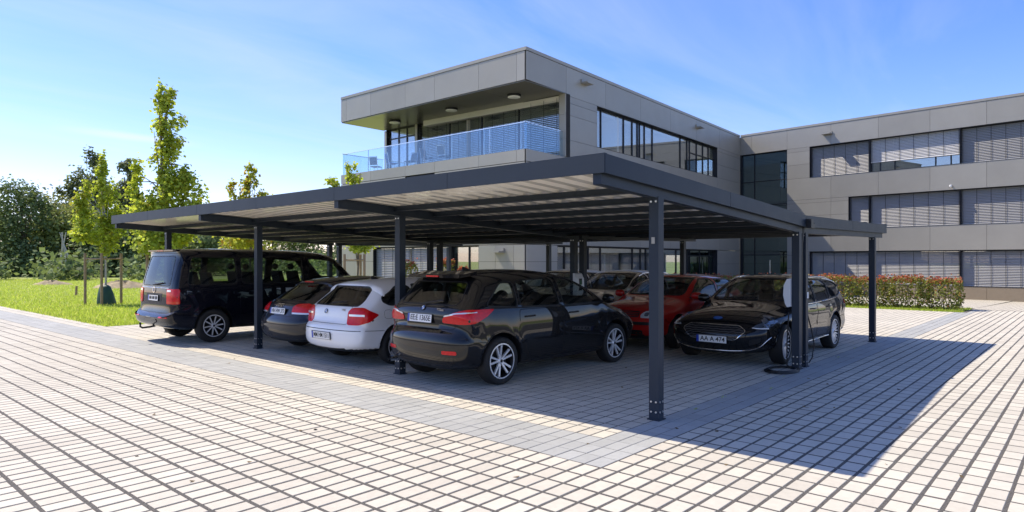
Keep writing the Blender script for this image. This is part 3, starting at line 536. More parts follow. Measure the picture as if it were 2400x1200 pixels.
def chaikin(P, n=3, closed=False):
    P = np.asarray(P, float)
    for _ in range(n):
        if closed:
            Q = np.roll(P, -1, 0); P = np.stack([0.75 * P + 0.25 * Q, 0.25 * P + 0.75 * Q], 1).reshape(-1, P.shape[1])
        else:
            a, b = P[:-1], P[1:]; m = np.stack([0.75 * a + 0.25 * b, 0.25 * a + 0.75 * b], 1).reshape(-1, P.shape[1]); P = np.vstack([P[:1], m[1:-1], P[-1:]])
    return P
def round_poly(P, r):
    P = np.asarray(P, float); n = len(P); out = []
    for i in range(n):
        a, b, c = P[i - 1], P[i], P[(i + 1) % n]; la, lc = np.linalg.norm(a - b), np.linalg.norm(c - b); d = min(r, .42 * la, .42 * lc); p0, p1 = b + (a - b) / la * d, b + (c - b) / lc * d
        for t in (0, .33, .67, 1): out.append((1 - t) ** 2 * p0 + 2 * t * (1 - t) * b + t * t * p1)
    return np.array(out)
def resample(P, N, wz):
    m = np.concatenate([[0], np.cumsum(np.hypot(np.diff(P[:, 0]), wz * np.diff(P[:, 1])))]); t = np.linspace(0, m[-1], N + 1)
    return np.stack([np.interp(t, m, P[:, k]) for k in range(P.shape[1])], 1)
YF = np.array([0, .1, .2, .3, .4, .5, .6, .69, .77, .84, .89, .93, .96, .982, .994, 1.0])
class Car:
    def __init__(s, spec):
        s.sp = spec; s.L, s.W = spec['L'], spec['W']
        sec = np.array(spec['sect']); zz = np.linspace(0, 2.2, 221); ww = np.interp(zz, sec[:, 0], sec[:, 1]); k = np.hanning(13); k /= k.sum()
        s.zz, s.ww = zz, np.convolve(np.pad(ww, 6, 'edge'), k, 'valid')
        s.body_mesh()
    def Ys(s, x, z):
        h = s.L / 2; fr = np.clip((x - s.sp.get('pf0', 0.35) * h) / (h * (1 - s.sp.get('pf0', 0.35))), 0, 1.2); rr = np.clip((-x - s.sp.get('pr0', 0.35) * h) / (h * (1 - s.sp.get('pr0', 0.35))), 0, 1.2)
        y = s.W / 2 * np.interp(z, s.zz, s.ww) * (1 - s.sp.get('pf', 0.09) * fr ** 2 - s.sp.get('pr', 0.06) * rr ** 2)
        for ax in (s.sp['xf'], s.sp['xr']):      # flared wheel arches
            q = np.hypot(x - ax, z - s.sp['R']); y = y + 0.016 * np.exp(-((q - s.sp['R'] - 0.06) / 0.07) ** 2) * (z > 0.15)
        cz = s.sp.get('crease', 0.70); y = y + 0.014 * np.exp(-((z - cz) / 0.026) ** 2) - 0.014 * np.exp(-((z - cz + 0.15) / 0.09) ** 2)
        return y
    def body_mesh(s):
        sp = s.sp; N = 110; e = sp.get('e', 2.5)
        T = resample(chaikin(sp['top'], 2), N, 0.55); B = resample(chaikin(sp['bot'], 2), N, 0.55)
        zs = sp.get('spine', 0.62); h = s.L / 2
        mxx = (T[:, 0] + B[:, 0]) / 2; mxx = np.maximum.accumulate(mxx); q = (mxx - mxx[0]) / (mxx[-1] - mxx[0])
        S = np.stack([-h + 0.36 + q * (2 * h - 0.72), np.full(N + 1, zs)], 1)
        def cols(C, sign):
            t = np.gradient(C[:, :2], axis=0); t /= np.linalg.norm(t, axis=1)[:, None] + 1e-9; n = np.stack([t[:, 1], -t[:, 0]], 1) * sign
            D = S - C[:, :2]; dl = np.linalg.norm(D, axis=1); u = D / dl[:, None]; cs = np.clip((u * n).sum(1), 0.4, 1)
            R = np.minimum(C[:, 2], 0.8 * dl * cs)
            out = []
            for yf in YF:
                de = R * (1 - (1 - yf ** e) ** (1 / e)); p = C[:, :2] + u * (de / cs)[:, None]; out.append((p, yf))
            base = out[-1][0]
            for f in (0.2, 0.42, 0.7, 1.0): out.append((base + (S - base) * f, 1.0))
            return out
        up, dn = cols(T, 1), cols(B, -1)
        seq = dn + up[::-1][1:]
        rows = []
        for p, yf in seq: rows.append(np.stack([p[:, 0], s.Ys(p[:, 0], p[:, 1]) * yf, p[:, 1]], 1))
        G = np.stack(rows, 1); n1, n2 = G.shape[:2]
        bm = bmesh.new()
        for sg in (1, -1):
            V = [[bm.verts.new((G[i, j, 0], sg * G[i, j, 1], G[i, j, 2])) for j in range(n2)] for i in range(n1)]
            for i in range(n1 - 1):
                for j in range(n2 - 1):
                    bm.faces.new((V[i][j], V[i + 1][j], V[i + 1][j + 1], V[i][j + 1]))
        bmesh.ops.remove_doubles(bm, verts=bm.verts, dist=1e-4); bmesh.ops.dissolve_degenerate(bm, edges=bm.edges, dist=1e-5); bmesh.ops.recalc_face_normals(bm, faces=bm.faces)
        s.bvh = BVHTree.FromBMesh(bm)
        me = bpy.data.meshes.new('body'); bm.to_mesh(me); bm.free(); s.raw = me
    def cast(s, a, b, axis, sg):
        if axis == 'y': o, d = Vector((a, sg * 3, b)), Vector((0, -sg, 0))
        elif axis == 'x': o, d = Vector((sg * 5, a, b)), Vector((-sg, 0, 0))
        elif axis == 'c': o, d = Vector((-s.L / 2 + .3 + a * .7071 - 3, sg * (s.W / 2 - .3 + a * .7071 + 3), b)), Vector((.7071, -sg * .7071, 0))     # onto a rear corner
        else: o, d = Vector((a, b, 4)), Vector((0, 0, -1))
        l, n, i, _ = s.bvh.ray_cast(o, d)
        k = 0
        while l is None and k < 60:        # off the outline: step inwards until the body is met
            k += 1
            if axis == 'y': o = Vector((o.x * .985, o.y, o.z + (.7 - o.z) * .03))
            elif axis == 'c': o = Vector((o.x, o.y, o.z + (.8 - o.z) * .04))
            elif axis == 'x': o = Vector((o.x, o.y * .985, o.z + (.8 - o.z) * .02))
            else: o = Vector((o.x * .985, o.y * .985, o.z))
            l, n, i, _ = s.bvh.ray_cast(o, d)
        return l, n
    def panel(s, name, poly, m, axis='y', sg=1, off=0.004, th=0.012, rnd=1, parent=None, grid=0.08, ring=None):
        P = round_poly(poly, {1: .035, 2: .07}[rnd]) if rnd else np.asarray(poly, float)
        bm = bmesh.new()
        if ring is None:
            bm.faces.new([bm.verts.new((p[0], p[1], 0)) for p in P])
        else:           # a closed band of width `ring` along the outline
            c = P.mean(0); t = np.roll(P, -1, 0) - np.roll(P, 1, 0); n = np.stack([t[:, 1], -t[:, 0]], 1); n /= np.linalg.norm(n, axis=1)[:, None] + 1e-9
            if ((P - c) * n).sum() < 0: n = -n
            Q = P + n * ring; a = [bm.verts.new((p[0], p[1], 0)) for p in P]; b = [bm.verts.new((p[0], p[1], 0)) for p in Q]
            for k in range(len(a)): k2 = (k + 1) % len(a); bm.faces.new((a[k], a[k2], b[k2], b[k]))
        lo, hi = P.min(0), P.max(0)
        for ax in (0, 1):
            for q in np.arange(math.floor(lo[ax] / grid) * grid, hi[ax], grid):
                if lo[ax] < q: bmesh.ops.bisect_plane(bm, geom=bm.verts[:] + bm.edges[:] + bm.faces[:], plane_co=(q, q, 0), plane_no=(1, 0, 0) if ax == 0 else (0, 1, 0))
        top, bot = {}, {}
        mb = MB()
        for k, v in enumerate(bm.verts):
            v.index = k; l, n = s.cast(v.co.x, v.co.y, axis, sg); mb.v.append(tuple(l + n * off)); top[k] = k
        nv = len(mb.v)
        for k, v in enumerate(bm.verts):
            l, n = s.cast(v.co.x, v.co.y, axis, sg); mb.v.append(tuple(l + n * (off - th)))
        for f in bm.faces:
            ix = [v.index for v in f.verts]; mb.f.append(tuple(ix)); mb.m.append(0)
        for ed in bm.edges:
            if len(ed.link_faces) == 1: a, b = ed.verts[0].index, ed.verts[1].index; mb.f.append((a, b, nv + b, nv + a)); mb.m.append(0)
        bm.free()
        return mb.build(name, M[m], parent or s.root, local=True, smooth=True, sharp=40)
    def both(s, name, poly, m, **k):
        r = []
        for sg in (1, -1): r.append(s.panel(name, poly, m, 'y', sg, **k))
        return r
    def cavity(s, xa, xb, z0):
        rings = []
        for x in np.linspace(xa, xb, 24):
            zc = s.cast(x, 0, 'z', 1)[0].z - .05; r = []; yl = .3
            for t in (0, .3, .58, .80, .93):
                z = z0 + t * (max(zc, z0 + .08) - .03 - z0); yl = max(.12, abs(s.cast(x, z, 'y', 1)[0].y) - .055); r.append((x, yl, z))
            for f in (.82, .45): r.append((x, yl * f, max(r[-1][2], min(zc, s.cast(x, yl * f, 'z', 1)[0].z - .05))))
            rings.append(r + [(x, 0, zc)] + [(p[0], -p[1], p[2]) for p in r[::-1]])
        mb = MB(); n = len(rings[0])
        for r in rings: mb.v += r
        for k in range(len(rings) - 1):
            for q in range(n): q2 = (q + 1) % n; mb.f.append((k * n + q, k * n + q2, (k + 1) * n + q2, (k + 1) * n + q)); mb.m.append(0)
        mb.f += [tuple(range(n)), tuple((len(rings) - 1) * n + q for q in range(n))]; mb.m += [0, 0]; return mb
    def prism(s, mb, P, axis, a, b):
        n = len(P); mb.add([((p[0], y, p[1]) if axis == 'y' else (y, p[0], p[1])) for y in (a, b) for p in P], [tuple(range(n)), tuple(range(n, 2 * n))] + [(k, (k + 1) % n, n + (k + 1) % n, n + k) for k in range(n)])
    def finish(s, root, pm, sides=(), rear=None, front=None, z0=.62, rows=(.10, -.78), dark=('c_glass', 'c_glass_dark', 'c_glass_dark'), seal='c_trim', seat_z=0.0):
        s.root = root; sp = s.sp; me = s.raw; W2 = s.W / 2
        bo = bpy.data.objects.new('body_tmp', me); COL.objects.link(bo); tmp = []
        cb = MB(); R = sp['R'] + 0.055
        for ax in (sp['xf'], sp['xr']):
            for sg in (1, -1): cb.lathe([(0, sg * (W2 - 0.30)), (R, sg * (W2 - 0.30)), (R, sg * (W2 + 0.3)), (0, sg * (W2 + 0.3))], 36, 'y', (ax, 0, sp['R'] + 0.01))
        cuts = [cb]
        xa = -s.L / 2 + .40; xb = s.cast(0, min(p[1] for p in front), 'x', 1)[0].x - .06
        cuts.append(s.cavity(xa, xb, z0))
        sd_ = MB()
        for P in sides:
            for sg in (1, -1): s.prism(sd_, round_poly(P, .07), 'y', sg * .34, sg * (W2 + .25))
        cuts.append(sd_); fb = MB(); s.prism(fb, round_poly(rear, .07), 'x', -s.L / 2 - .3, xa + .55); s.prism(fb, round_poly(front, .07), 'x', xb - .85, s.L / 2 + .3); cuts.append(fb)
        for q in cuts:
            cm = q.mesh('cut', M['c_trim']); b2 = bmesh.new(); b2.from_mesh(cm); bmesh.ops.remove_doubles(b2, verts=b2.verts, dist=1e-5); bmesh.ops.recalc_face_normals(b2, faces=b2.faces); b2.to_mesh(cm); b2.free()
            co = bpy.data.objects.new('cut_tmp', cm); COL.objects.link(co); tmp.append(co)
            md = bo.modifiers.new('b', 'BOOLEAN'); md.operation = 'DIFFERENCE'; md.object = co; md.solver = 'EXACT'
        bpy.context.view_layer.update(); dg = bpy.context.evaluated_depsgraph_get(); nm = bpy.data.meshes.new_from_object(bo.evaluated_get(dg))
        if sum(p.area for p in nm.polygons) < .8 * sum(p.area for p in me.polygons):
            print('BOOLEAN RETRY', root.name)
            for md in bo.modifiers: md.use_self = True; md.use_hole_tolerant = True
            bpy.context.view_layer.update(); dg = bpy.context.evaluated_depsgraph_get(); nm = bpy.data.meshes.new_from_object(bo.evaluated_get(dg))
        bpy.data.objects.remove(bo)
        for co in tmp: bpy.data.objects.remove(co)
        nm.materials.clear(); nm.materials.append(M[pm]); nm.materials.append(M['c_trim']); nm.materials.append(M['c_cabin'])
        for p in nm.polygons:
            c = p.center; p.material_index = 0; l, n, i, dist = s.bvh.find_nearest(c)
            if dist > .004: p.material_index = 2 if c.z > z0 - .01 and not any(math.hypot(c.x - ax, c.z - sp['R'] - .01) < R + .004 for ax in (sp['xf'], sp['xr'])) else 1
            elif p.normal.z < -0.7 and c.z < 0.30: p.material_index = 1
        nm.polygons.foreach_set('use_smooth', [True] * len(nm.polygons)); nm.set_sharp_from_angle(angle=math.radians(42))
        nm.name = 'body'; s.body = place('body', nm, root)
        for k, P in enumerate(sides):
            for sg in (1, -1):
                w = s.panel('side_window', P, dark[0] if k == len(sides) - 1 else dark[1], 'y', sg, rnd=2, off=-.006, th=.005); s.panel('window_seal', P, seal, 'y', sg, rnd=2, off=.004, th=.02, ring=.016, parent=w)
        w = s.panel('rear_window', rear, dark[2], 'x', -1, rnd=2, off=-.004, th=.005); s.panel('window_seal', rear, 'c_trim', 'x', -1, rnd=2, off=.003, th=.02, ring=.014, parent=w)
        w = s.panel('windscreen', front, 'c_glass', 'x', 1, rnd=2, off=-.004, th=.005); s.panel('window_seal', front, 'c_trim', 'x', 1, rnd=2, off=.003, th=.02, ring=.016, parent=w)
        for x in rows:
            for y in (.36, -.36):
                b = MB(); zt = 1.06 + seat_z; b.hexa([(x - .10, y - .24, z0 - .02), (x + .04, y - .24, z0 - .02), (x + .04, y + .24, z0 - .02), (x - .10, y + .24, z0 - .02), (x - .24, y - .19, zt), (x - .14, y - .19, zt), (x - .14, y + .19, zt), (x - .24, y + .19, zt)]); st = b.build('seat', M['c_seat'], root, local=True)
                hb = bmesh.new(); bmesh.ops.create_uvsphere(hb, u_segments=12, v_segments=8, radius=1)
                for v in hb.verts: v.co = Vector((v.co.x * .05 + x - .22, v.co.y * .13 + y, v.co.z * .075 + zt + .11))
                hm = bpy.data.meshes.new('headrest'); hb.to_mesh(hm); hb.free(); hm.materials.append(M['c_seat']); hm.polygons.foreach_set('use_smooth', [True] * len(hm.polygons)); place('headrest', hm, st)
        zd = min(p[1] for p in front) - .10; b = MB(); b.hexa([(xb - .55, -.62, z0 - .01), (xb - .1, -.62, z0 - .01), (xb - .1, .62, z0 - .01), (xb - .55, .62, z0 - .01), (xb - .45, -.60, zd - .03), (xb - .12, -.58, zd - .05), (xb - .12, .58, zd - .05), (xb - .45, .60, zd - .03)]); b.build('dashboard', M['c_cabin'], root, local=True)
        b = MB(); b.tube([(xb - .68 + .06 * math.sin(a), .36 + .18 * math.cos(a), zd - .06 + .17 * math.sin(a)) for a in np.linspace(0, 2 * math.pi, 21)], .014, 6, cap=False); b.build('steering_wheel', M['c_trim'], root, local=True)
        return s.body

WHEELS = {}
def wheel_meshes(kind, R, W_=0.215):
    key = (kind, round(R, 3))
    if key in WHEELS: return WHEELS[key]
    rr = R * {'van': 0.64, 'v5': 0.72, 'multi': 0.72, 'five': 0.66, 'old': 0.64}[kind]; h = W_ / 2
    t = MB(); t.lathe([(rr, -h * .85), (rr + .02, -h), (R - .03, -h * 1.02), (R - .008, -h * .85), (R, -h * .5), (R, h * .5), (R - .008, h * .85), (R - .03, h * 1.02), (rr + .02, h), (rr, h * .85)], 44, 'y')
    tm = t.mesh('tyre', M['tyre'], smooth=True, sharp=50)
    r = MB(); r.lathe([(rr - .004, -h * .8), (rr - .004, h * .80), (rr + .006, h * .92), (rr - .012, h * .93), (rr - .022, h * .80), (rr - .03, h * .3), (rr - .035, -h * .5), (0, -h * .4)], 44, 'y', mi=0)
    r.m = [0 if (k % 7) in (1, 2) else 1 for k in range(len(r.f))]
    r.lathe([(.75 * rr, -h * .1), (.75 * rr, h * .05), (0.0, h * .08)], 24, 'y', mi=1)     # brake disc, dark
    def spoke(a0, a1, r0, r1, w0, w1, y0, y1, mi=0, th=.025):
        c0, s0, c1, s1 = math.cos(a0), math.sin(a0), math.cos(a1), math.sin(a1)
        p0 = Vector((c0 * r0, 0, s0 * r0)); p1 = Vector((c1 * r1, 0, s1 * r1)); d = (p1 - p0).normalized(); n = Vector((-d.z, 0, d.x))
        q = [p0 - n * w0, p0 + n * w0, p1 + n * w1, p1 - n * w1]; ya = [y0, y0, y1, y1]
        r.hexa([(p.x, y - th, p.z) for p, y in zip(q, ya)] + [((p.x - (p.x - (p0.x + (p1.x - p0.x) * 0)) * 0), y, p.z) for p, y in zip(q, ya)], mi)
    yh_ = h * .82; yc = h * .62
    if kind == 'v5':
        for k in range(5):
            a = 2 * math.pi * k / 5 + .31
            for sg in (-1, 1): spoke(a + sg * .20, a + sg * .22, rr * .14, rr * .985, .012, .015, yc, yh_)
    elif kind == 'van':
        for k in range(5):
            a = 2 * math.pi * k / 5 + .2
            for sg in (-1, 1): spoke(a + sg * .22, a + sg * .30, rr * .12, rr * .98, .013, .012, yc, yh_); spoke(a + sg * .22, a + sg * .30, rr * .12, rr * .96, .024, .022, yc - .006, yh_ - .006, 1)
    elif kind == 'multi':
        for k in range(10):
            a = 2 * math.pi * k / 10
            for sg in (-1, 1): spoke(a, a + sg * .16, rr * .14, rr * .98, .012, .009, yc, yh_)
    else:
        for k in range(5 if kind == 'five' else 6): a = 2 * math.pi * k / (5 if kind == 'five' else 6); spoke(a, a, rr * .1, rr * .98, .035, .05, yc, yh_)
    r.lathe([(0, yc + .018), (rr * .14, yc + .016), (rr * .19, yc), (rr * .19, yc - .04)], 20, 'y', mi=0); r.lathe([(0, yc + .022), (rr * .10, yc + .020), (rr * .10, yc + .01)], 16, 'y', mi=1)
    rm = r.mesh('rim', [M['rim'], M['rim_dark']], smooth=True, sharp=35)
    WHEELS[key] = (tm, rm); return WHEELS[key]
def wheels(c, kind, steer=0.0):
    tm, rm = wheel_meshes(kind, c.sp['R'])
    for ax in (c.sp['xf'], c.sp['xr']):
        for sg in (1, -1):
            w = place('wheel', None, c.root, (ax, sg * (c.W / 2 - 0.118), c.sp['R']), (0, random.random(), (0 if sg > 0 else math.pi) + (steer if ax > 0 else 0)))
            w.rotation_mode = 'XYZ'; place('tyre', tm, w); place('rim', rm, w)
def text_mesh(txt, size, m, depth=0.001):
    cu = bpy.data.curves.new('lettering', 'FONT'); cu.body = txt; cu.size = size; cu.align_x = 'CENTER'; cu.align_y = 'CENTER'; cu.extrude = depth; cu.offset = size * 0.012
    o = bpy.data.objects.new('tmp', cu); COL.objects.link(o); bpy.context.view_layer.update(); me = bpy.data.meshes.new_from_object(o.evaluated_get(bpy.context.evaluated_depsgraph_get())); bpy.data.objects.remove(o)
    me.materials.clear(); me.materials.append(M[m]); return me
def plate(c, txt, z, sg, y=0.0, tilt=0.0, w=0.52, hgt=0.11):
    l, n = c.cast(y, z, 'x', sg); x = l.x + sg * 0.012
    root = c.root; rz = math.pi / 2 if sg > 0 else -math.pi / 2
    b = MB(); b.box(-w / 2 - .006, w / 2 + .006, -.010, .004, -hgt / 2 - .006, hgt / 2 + .006); p = b.build('number_plate', M['plate_black'], root, local=True); p.location = (x, y, z); p.rotation_euler = (tilt, 0, rz)
    MB().box(-w / 2 + .043, w / 2, -.013, -.0101, -hgt / 2, hgt / 2).build('plate_face', M['plate_white'], p, local=True); MB().box(-w / 2, -w / 2 + .042, -.0132, -.0101, -hgt / 2, hgt / 2).build('country_strip', M['plate_blue'], p, local=True)
    me = text_mesh(txt, 0.105, 'plate_black'); tx = place('plate_lettering', me, p, (0.022, -0.0145, 0), (math.pi / 2, 0, 0)); ww = max(v.co.x for v in me.vertices) - min(v.co.x for v in me.vertices); tx.scale = (0.43 / ww if ww > 0.43 else 1, 1, 1)
    return p
def lettering(c, txt, size, y, z, sg, m='chrome'):
    l, n = c.cast(y, z, 'x', sg); return place('badge_lettering', text_mesh(txt, size, m, .003), c.root, (l.x + sg * .006, y, z), (math.pi / 2, 0, math.pi / 2 if sg > 0 else -math.pi / 2))
def roundel(c, y, z, sg, r, kind):
    l, n = c.cast(y, z, 'x', sg); b = MB(); X = l.x + sg * .008; ang = math.atan2(n.z, n.x * sg)
    b = MB()
    if kind == 'quarters':
        b.lathe([(r * .78, 0), (r * .78, .006), (r, .006), (r, 0)], 20, 'x', mi=0)
        for k in range(4):
            a0 = k * math.pi / 2; b.add([(.004, 0, 0)] + [(.004, r * .78 * math.cos(a0 + t * math.pi / 12), r * .78 * math.sin(a0 + t * math.pi / 12)) for t in range(7)], [tuple(range(8))], 1 if k % 2 else 2)
        mats = [M['plate_black'], M['plate_white'], M['emblem_blue']]
    elif kind == 'rings':
        for k in range(4): b.lathe([(r * .78, 0), (r * .78, .006), (r, .006), (r, 0)], 18, 'x', c=(0, (k - 1.5) * r * 1.45, 0))
        mats = [M['chrome']]
    elif kind == 'vw':
        b.lathe([(r * .84, 0), (r * .84, .006), (r, .006), (r, 0)], 22, 'x')
        for pts in ([(-.45, .72), (0, .02), (.45, .72)], [(-.78, .25), (-.38, -.66), (0, -.02), (.38, -.66), (.78, .25)]):
            b.tube([(.003, p[0] * r, p[1] * r) for p in pts], r * .075, 6)
        mats = [M['chrome']]
    else:
        b.lathe([(0, .006), (r * .92, .006), (r, .0)], 22, 'x'); b.v = [(p[0], p[1] * 1.6, p[2]) for p in b.v]; mats = [M['emblem_blue'] if kind == 'oval' else M['chrome']]
    o = b.build('emblem', mats, c.root, local=True); o.location = (X, y, z); o.rotation_euler = (0, -ang, 0) if sg > 0 else (0, -ang, math.pi); o.rotation_mode = 'XYZ'
    return o
def mirror_part(c, x, z, m, y=None):
    for sg in (1, -1):
        l, n = c.cast(x, z, 'y', sg); b = bmesh.new(); bmesh.ops.create_uvsphere(b, u_segments=20, v_segments=12, radius=1)
        for v in b.verts:
            p = v.co; sx = 0.085 if p.x > 0 else 0.035; v.co = Vector((p.x * sx + x, (abs(p.y) ** .8 * (1 if p.y > 0 else -1)) * 0.115 + l.y + sg * 0.13, (abs(p.z) ** .75 * (1 if p.z > 0 else -1)) * 0.075 + z + .03))
        me = bpy.data.meshes.new('wing_mirror'); b.to_mesh(me); b.free(); me.materials.append(M[m]); me.polygons.foreach_set('use_smooth', [True] * len(me.polygons)); o = place('wing_mirror', me, c.root)
        MB().box(x - .02, x + .04, min(l.y - sg * .03, l.y + sg * .06), max(l.y - sg * .03, l.y + sg * .06), z - .03, z).build('mirror_foot', M['c_trim'], o, local=True)
def doors(c, polys, pm, hz, hx):
    for poly, x in zip(polys, hx):
        for sg in (1, -1):
            c.panel('door_gap', poly, 'c_gap', 'y', sg, off=0.0012, th=0.006, rnd=1, ring=0.009)
            l, n = c.cast(x, hz, 'y', sg); b = MB(); b.tube([(x - .10, l.y + sg * .004, hz), (x - .085, l.y + sg * .028, hz), (x + .085, l.y + sg * .028, hz + .004), (x + .10, l.y + sg * .004, hz + .004)], [.011, .013, .013, .011], 8); b.build('door_handle', M[pm], c.root, local=True, smooth=True, sharp=60)
def strip(c, name, pts, r, m, axis='y', sg=1, off=0.004, n=6, parent=None):      # a bead that follows the body
    P = chaikin(pts, 2); P = resample(np.c_[P, np.zeros(len(P))], max(8, int(14 * np.ptp(P[:, 0]) + 14 * np.ptp(P[:, 1]))), 1.0)
    q = []
    for p in P: l, nn = c.cast(p[0], p[1], axis, sg); q.append(l + nn * off)
    return MB().tube(q, r, n).build(name, M[m], parent or c.root, local=True, smooth=True, sharp=60)
def base_lights(c): pass
def wiper(c, y0, z0, y1, z1, sg=-1):
    l0, n0 = c.cast(y0, z0, 'x', sg); l1, n1 = c.cast(y1, z1, 'x', sg); b = MB(); b.tube([l0 + n0 * .02, (l0 + l1) / 2 + n0 * .03, l1 + n1 * .02], .012, 6); b.build('wiper', M['c_trim'], c.root, local=True)
def fin(c, x, m):
    l, n = c.cast(x, 0, 'z', 1); b = MB(); b.add([(x - .09, -.03, l.z - .01), (x + .09, -.022, l.z - .01), (x + .09, .022, l.z - .01), (x - .09, .03, l.z - .01), (x - .10, 0, l.z + .055), (x - .05, 0, l.z + .05)], [(0, 1, 5, 4), (2, 3, 4, 5), (1, 2, 5), (3, 0, 4), (0, 3, 2, 1)]); b.build('aerial_fin', M[m], c.root, local=True)
def roof_rails(c, x0, x1, m, dy=0.0):
    for sg in (1, -1):
        q = []
        for t in np.linspace(0, 1, 15):
            x = x0 + (x1 - x0) * t; yy = sg * (c.W / 2 * 0.715 + dy); l, n = c.cast(x, yy, 'z', 1); q.append(l + Vector((0, 0, 0.045 * min(1, 6 * t, 6 * (1 - t)) - .004)))
        MB().tube(q, .018, 8).build('roof_rail', M[m], c.root, local=True, smooth=True, sharp=60)
def details(c, pm, zb=.26, hood=None, rear=True):
    xf, xr, R = c.sp['xf'], c.sp['xr'], c.sp['R'] + .07; h = c.L / 2
    for sg in (1, -1):
        c.panel('sill', [(xr + R, zb - .05), (xf - R, zb - .05), (xf - R - .03, zb + .03), (xr + R + .03, zb + .03)], 'c_trim', 'y', sg, rnd=0, off=.005, th=.012)
        strip(c, 'bumper_gap', [(xr - R * .72, c.sp['R'] + R * .70), (-h + .24, c.sp['R'] + R * .74)], .004, 'c_gap', 'y', sg, off=.0005, n=5); strip(c, 'bumper_gap', [(xf + R * .80, c.sp['R'] + R * .55), (h - .36, c.sp['R'] + R * .80)], .004, 'c_gap', 'y', sg, off=.0005, n=5)
        strip(c, 'arch_lip', [(xr + R * math.cos(t), c.sp['R'] + .01 + R * math.sin(t)) for t in np.linspace(.15, 3.0, 14)], .007, pm, 'y', sg, off=.002, n=5); strip(c, 'arch_lip', [(xf + R * math.cos(t), c.sp['R'] + .01 + R * math.sin(t)) for t in np.linspace(.15, 3.0, 14)], .007, pm, 'y', sg, off=.002, n=5)
    if hood: c.panel('bonnet_gap', hood, 'c_gap', 'z', 1, rnd=2, off=.001, th=.006, ring=.007)
def side_glass(c, polys, pillar='c_trim'):
    for p in polys: c.both('side_window', p, 'c_glass', rnd=2, off=0.005)
SECT = [(0.0, .90), (.22, .925), (.34, .965), (.55, .995), (.75, 1.0), (.90, .985), (1.0, .955), (1.25, .86), (1.45, .775), (1.65, .72)]

# --- black compact people carrier
c = Car(dict(L=4.45, W=1.80, xf=1.38, xr=-1.40, R=.335, sect=[(0, .90), (.22, .925), (.36, .97), (.55, .995), (.80, 1.0), (.98, .985), (1.08, .955), (1.35, .85), (1.55, .77), (1.7, .74)], crease=.88, pr=.07, e=2.6,
    top=[(-2.225, .60, .30), (-2.22, .70, .30), (-2.17, .77, .26), (-2.10, .80, .20), (-2.10, .90, .20), (-2.12, 1.02, .18), (-2.07, 1.10, .16), (-1.94, 1.24, .16), (-1.78, 1.43, .16), (-1.71, 1.52, .16), (-1.56, 1.57, .20), (-1.0, 1.605, .24), (-.2, 1.60, .25), (.40, 1.53, .22), (.80, 1.36, .20), (1.30, 1.09, .20), (1.50, 1.03, .22), (1.90, .93, .28), (2.12, .82, .34), (2.20, .68, .38), (2.225, .55, .40)],
    bot=[(-2.225, .60, .30), (-2.22, .45, .30), (-2.16, .30, .25), (-2.02, .22, .18), (-1.6, .19, .12), (0, .18, .10), (1.7, .18, .14), (2.05, .20, .3), (2.19, .30, .38), (2.22, .45, .40), (2.225, .55, .40)]))
r = thing('parked_car', (1.78, 3.45, 0), 'black people carrier with silver spoked wheels and plate EE E 1365E, nearest parked car', 'car', 'cars parked under the carport', math.radians(-1.5)); c.finish(r, 'p_black', [[(-1.66, 1.11), (-1.05, 1.08), (-1.05, 1.42), (-1.30, 1.42)], [(-.98, 1.08), (-.10, 1.06), (-.16, 1.47), (-.98, 1.44)], [(.0, 1.055), (1.02, 1.06), (.74, 1.30), (.30, 1.45), (-.06, 1.475)]], [(-.62, 1.13), (.62, 1.13), (.55, 1.43), (-.55, 1.43)], [(-.66, 1.12), (.66, 1.12), (.56, 1.48), (-.56, 1.48)])
for sg in (1, -1): strip(c, 'window_trim', [(-1.72, 1.08), (-.5, 1.045), (.6, 1.03), (1.12, 1.05)], .008, 'chrome' if False else 'c_trim', sg=sg)
doors(c, [[(-1.02, 1.03), (-.07, 1.02), (-.05, .34), (-.80, .34), (-1.05, .70)], [(-.04, 1.02), (1.12, 1.02), (1.10, .6), (1.0, .34), (-.02, .34)]], 'p_black', .93, (-.82, .22))
pass; pass
b = MB()
for k, (dz, dx) in enumerate(((0, 0),)): b.hexa([(-1.93, -.56, 1.492), (-1.62, -.60, 1.535), (-1.62, .60, 1.535), (-1.93, .56, 1.492), (-1.90, -.55, 1.535), (-1.60, -.58, 1.583), (-1.60, .58, 1.583), (-1.90, .55, 1.535)])
b.build('roof_spoiler', M['p_black'], r, local=True); MB().box(-1.934, -1.915, -.13, .13, 1.505, 1.525).build('brake_light', M['lamp_red'], r, local=True)
for sg in (1, -1):
    l1 = c.panel('tail_light', [(-.25, .885), (-.24, .96), (-.08, 1.03), (.10, 1.07), (.46, 1.065), (.36, .97), (.2, .885), (0, .875)], 'lamp_red', 'c', sg, rnd=1, off=.010, th=.02, grid=.05)
    c.panel('light_strip', [(-.23, .965), (-.225, .985), (-.06, 1.025), (.22, 1.04), (.22, 1.028), (-.06, 1.008)], 'lamp_clear', 'c', sg, rnd=1, off=.013, th=.008, parent=l1, grid=.05)
    c.panel('headlight', [(1.62, .80), (1.72, .90), (2.0, .83), (2.06, .74), (1.85, .73)], 'lamp_head', 'y', sg, rnd=1, off=.006)
    c.panel('rear_reflector', [(sg * .50, .47), (sg * .72, .47), (sg * .72, .52), (sg * .50, .52)], 'lamp_red', 'x', -1, rnd=1, off=.006)
c.panel('tailgate_gap', [(-.60, .80), (.60, .80), (.66, .86), (.66, 1.09), (-.66, 1.09), (-.66, .86)], 'c_gap', 'x', -1, off=.0012, th=.006, ring=.006)
c.panel('bumper_insert', [(-.72, .24), (.72, .24), (.60, .36), (-.60, .36)], 'c_trim', 'x', -1, rnd=1, off=.004)
